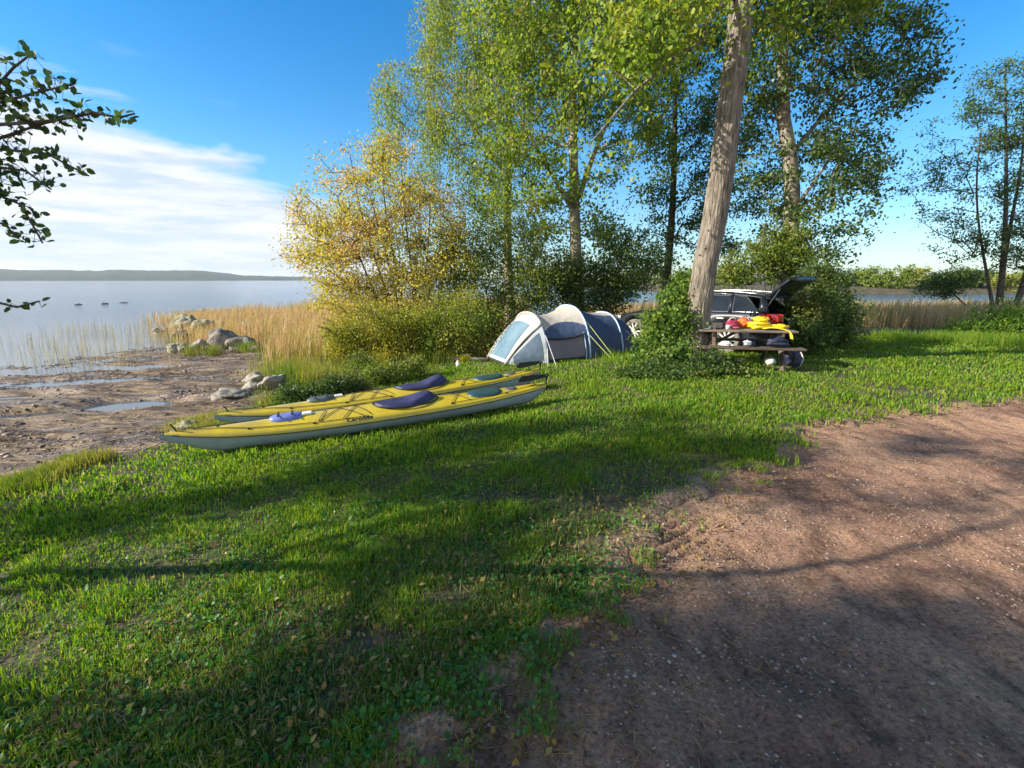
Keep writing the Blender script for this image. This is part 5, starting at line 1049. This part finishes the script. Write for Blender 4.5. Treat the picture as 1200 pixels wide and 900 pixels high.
M_pink = mat('pink_plastic', (.70, .18, .28), .4, col2=(.62, .14, .22), scale=9); M_tan = mat('cardboard_tan', (.52, .42, .30), .7, col2=(.42, .33, .23), scale=9); M_steel = mat('steel', (.6, .6, .58), .25, metal=.9, col2=(.45, .45, .44), scale=15); M_blu = mat('blue_sack', (.010, .014, .035), .6, col2=(.02, .026, .06), scale=9, bump=.02, bscale=12)
TT = .756
def item(name, label, cat, x, y, z, build):
    o = empty(name, on(x, y, z), tyaw); tag(o, label, cat); build(o); return o
def lump(c, r, m, nm, seed, amp=.25, fr=2.4, par=None): return MB().blob(c, r, seed, amp, 22, 14, fr, flat=.75).build(nm, m, par, smooth=True, subd=1)
def bl(o):
    lump((0, 0, .075), (.24, .15, .10), M_ylb, 'bag', 11, .3, par=o); lump((.02, .02, .19), (.15, .11, .07), M_ylb, 'folded_top', 5, .3, par=o)
    MB().tube([(-.2, -.1, .10), (-.05, -.17, .13), (.12, -.15, .12), (.22, -.05, .08)], .012, 6).build('strap', M_ylb, o, smooth=True)
item('dry_bag', 'bright yellow dry bag heaped near the right end of the table', 'bag', .30, -.02, TT, bl)
def bl(o):
    P = [(-.18, 0, .03), (0, -.03, .07), (.16, -.08, .04), (.26, -.16, .02), (.30, -.24, -.05), (.31, -.265, -.16)]
    rows = [[(x, y + s * .07, z - .01 * s * s) for s in np.linspace(-1, 1, 7)] for x, y, z in P]; MB().grid(rows).build('cloth', mat('yellow_cloth', (.74, .58, .04), .7, col2=(.62, .46, .03), scale=9, bump=.02), o, smooth=True, solid=.02, subd=1)
    lump((.18, .08, .06), (.16, .10, .06), M_ylb, 'sleeve', 21, .3, par=o)
item('rain_jacket', 'yellow jacket draped over the right front edge of the table', 'jacket', .48, -.16, TT, bl)
def bl(o):
    lump((0, 0, .10), (.13, .11, .11), M_ora, 'bag', 7, par=o); MB().tube([(-.05, 0, .19), (0, 0, .25), (.05, 0, .19)], .01, 6).build('strap', M_blk, o, smooth=True)
item('stuff_sack', 'orange stuff sack between the maroon bag and the yellow dry bag', 'bag', .02, .12, TT, bl)
def bl(o):
    lump((0, 0, .085), (.14, .12, .09), M_mar, 'bag', 9, par=o); MB().tube([(-.08, 0, .15), (-.03, -.02, .22), (.04, -.02, .22), (.08, 0, .15)], .010, 6).build('handle', M_white, o, smooth=True)
item('soft_bag', 'maroon soft bag with a pale handle on the table', 'bag', -.22, .06, TT, bl)
def bl(o): MB().lathe([(.0, .0), (.04, 0), (.075, .045), (.08, .05), (.07, .045), (.0, .008)], n=24).build('bowl', M_pink, o, smooth=True)
item('bowl', 'small pink bowl in front of the maroon bag', 'bowl', -.20, -.16, TT, bl)
def bl(o):
    MB().lathe([(.0, .0), (.10, 0), (.115, .05), (.118, .055), (.11, .05), (.0, .01)], n=24).build('pan', M_steel, o, smooth=True); MB().tube([(.11, 0, .045), (.27, -.03, .06)], .009, 6).build('handle', M_blk, o, smooth=True)
item('frying_pan', 'shallow steel pan among the cooking things at the left end of the table', 'pan', -.55, -.12, TT, bl)
def bl(o):
    MB().box((0, 0, .05), (.26, .18, .10), .2).build('box', M_tan, o, bevel=.01); MB().box((.01, .0, .104), (.27, .19, .012), .24, .04).build('lid', M_tan, o, bevel=.004)
item('food_box', 'tan food box at the left end of the table', 'box', -.52, .14, TT, bl)
def bl(o):
    MB().lathe([(.0, .0), (.035, 0), (.04, .09), (.037, .09), (.033, .01), (0, .01)], n=20).build('cup', M_white, o, smooth=True); MB().tube([(.038, 0, .075), (.062, 0, .065), (.062, 0, .03), (.038, 0, .02)], .006, 6).build('handle', M_white, o, smooth=True)
item('mug', 'white mug beside the steel pan on the table', 'mug', -.36, -.20, TT, bl)
def bl(o):
    MB().lathe([(.0, .0), (.075, 0), (.08, .10), (.076, .10), (.072, .01), (0, .01)], n=24).build('pot', M_steel, o, smooth=True); MB().lathe([(.082, .10), (.06, .115), (.015, .12), (.012, .135), (0, .137)], n=20).build('lid', M_white, o, smooth=True)
item('cooking_pot', 'lidded steel pot on the near bench of the table', 'pot', -.10, -.69, .47, bl)
def bl(o):
    MB().lathe([(.0, .0), (.03, 0), (.03, .13), (.012, .17), (.012, .19), (0, .19)], n=16).build('bottle', M_teal, o, smooth=True); MB().lathe([(.014, .188), (.014, .21), (0, .212)], n=12).build('cap', M_blk, o, smooth=True)
item('drink_bottle', 'slim dark green bottle standing between the tan box and the maroon bag', 'bottle', -.38, .10, TT, bl)
def bl(o):
    lump((0, 0, .09), (.20, .10, .10), M_blu, 'bag', 31, par=o); MB().tube([(-.15, -.08, .12), (0, -.12, .16), (.15, -.08, .12)], .01, 6).build('strap', M_blk, o, smooth=True)
item('dark_bag', 'dark navy bag on the near bench under the yellow jacket', 'bag', .45, -.70, .47, bl)
def bl(o): MB().lathe([(.0, .0), (.06, 0), (.095, .012), (.10, .018), (.09, .016), (0, .006)], n=24).build('plate', M_white, o, smooth=True)
item('plate', 'white plate lying at the left front corner of the table', 'plate', -.76, -.14, TT, bl)
def bl(o): lump((0, 0, .04), (.12, .07, .045), M_white, 'bag', 15, par=o); MB().tube([(-.03, 0, .07), (0, 0, .11), (.03, 0, .07)], .006, 5).build('knot', M_white, o)
item('plastic_bag', 'crumpled white plastic bag on the near bench left of the pot', 'bag', -.50, -.68, .47, bl)
def bl(o):
    lump((0, 0, .20), (.17, .14, .21), M_blu, 'sack', 17, par=o); lump((.0, -.13, .13), (.11, .05, .09), M_blu, 'front_pocket', 18, par=o)
    for y_ in (-.07, .07): MB().tube([(y_, -.12, .34), (y_ * 1.3, -.19, .22), (y_, -.15, .05)], .012, 5).build('strap', M_white if y_ > 0 else M_blk, o, smooth=True)
def ground_item(name, label, cat, px, py, bl, rz=0.):
    p = at(px, py); o = empty(name, p, rz); tag(o, label, cat); bl(o); return o
ground_item('rucksack', 'dark rucksack with a pale strap standing on the grass right of the table', 'rucksack', 928, 431, bl)
def bl(o): lump((0, 0, .07), (.11, .09, .09), M_white, 'bag', 23, par=o); MB().tube([(-.04, 0, .13), (0, 0, .20), (.04, 0, .13)], .006, 5).build('handle', M_white, o)
ground_item('carrier_bag', 'small white carrier bag on the grass under the right end of the table', 'bag', 902, 428, bl)
def bl(o):
    MB().lathe([(.0, .0), (.13, 0), (.15, .15), (.155, .155), (.142, .15), (.125, .012), (0, .012)], n=28).build('tub', M_ylb, o, smooth=True); MB().tube([(-.15, 0, .14), (-.09, -.05, .20), (.09, -.05, .20), (.15, 0, .14)], .005, 5).build('handle', M_white, o)
ground_item('bucket', 'small yellow bucket on the grass left of the tent', 'bucket', 545, 424, bl)
def bl(o): MB().lathe([(.0, .0), (.05, 0), (.055, .13), (.03, .15), (.03, .17), (0, .172)], n=20).build('bottle', M_white, o, smooth=True); MB().lathe([(.032, .15), (.032, .178), (0, .18)], n=14).build('cap', M_tan, o, smooth=True)
ground_item('water_bottle', 'stubby white bottle standing before the yellow bucket', 'bottle', 537, 431, bl)

# ------------------------------------------------------------------ haze over the lake
HZ = 6200.; hz = MB().box((0, 0, (100 - 4.5) / 2), (2 * HZ * 1., 2 * HZ * 1., 104.5)).build('haze', None or bpy.data.materials.new('haze_air'))
hm = hz.data.materials[0]; hm.use_nodes = True; ht = hm.node_tree; ht.nodes.clear(); ho = ht.nodes.new('ShaderNodeOutputMaterial'); hv = ht.nodes.new('ShaderNodeVolumePrincipled'); hv.inputs['Density'].default_value = .00010; hv.inputs['Color'].default_value = (.80, .88, 1, 1); hv.inputs['Anisotropy'].default_value = .2
ht.links.new(hv.outputs[0], ho.inputs['Volume']); tag(hz, kind='stuff', label='thin pale haze over the lake', cat='haze')
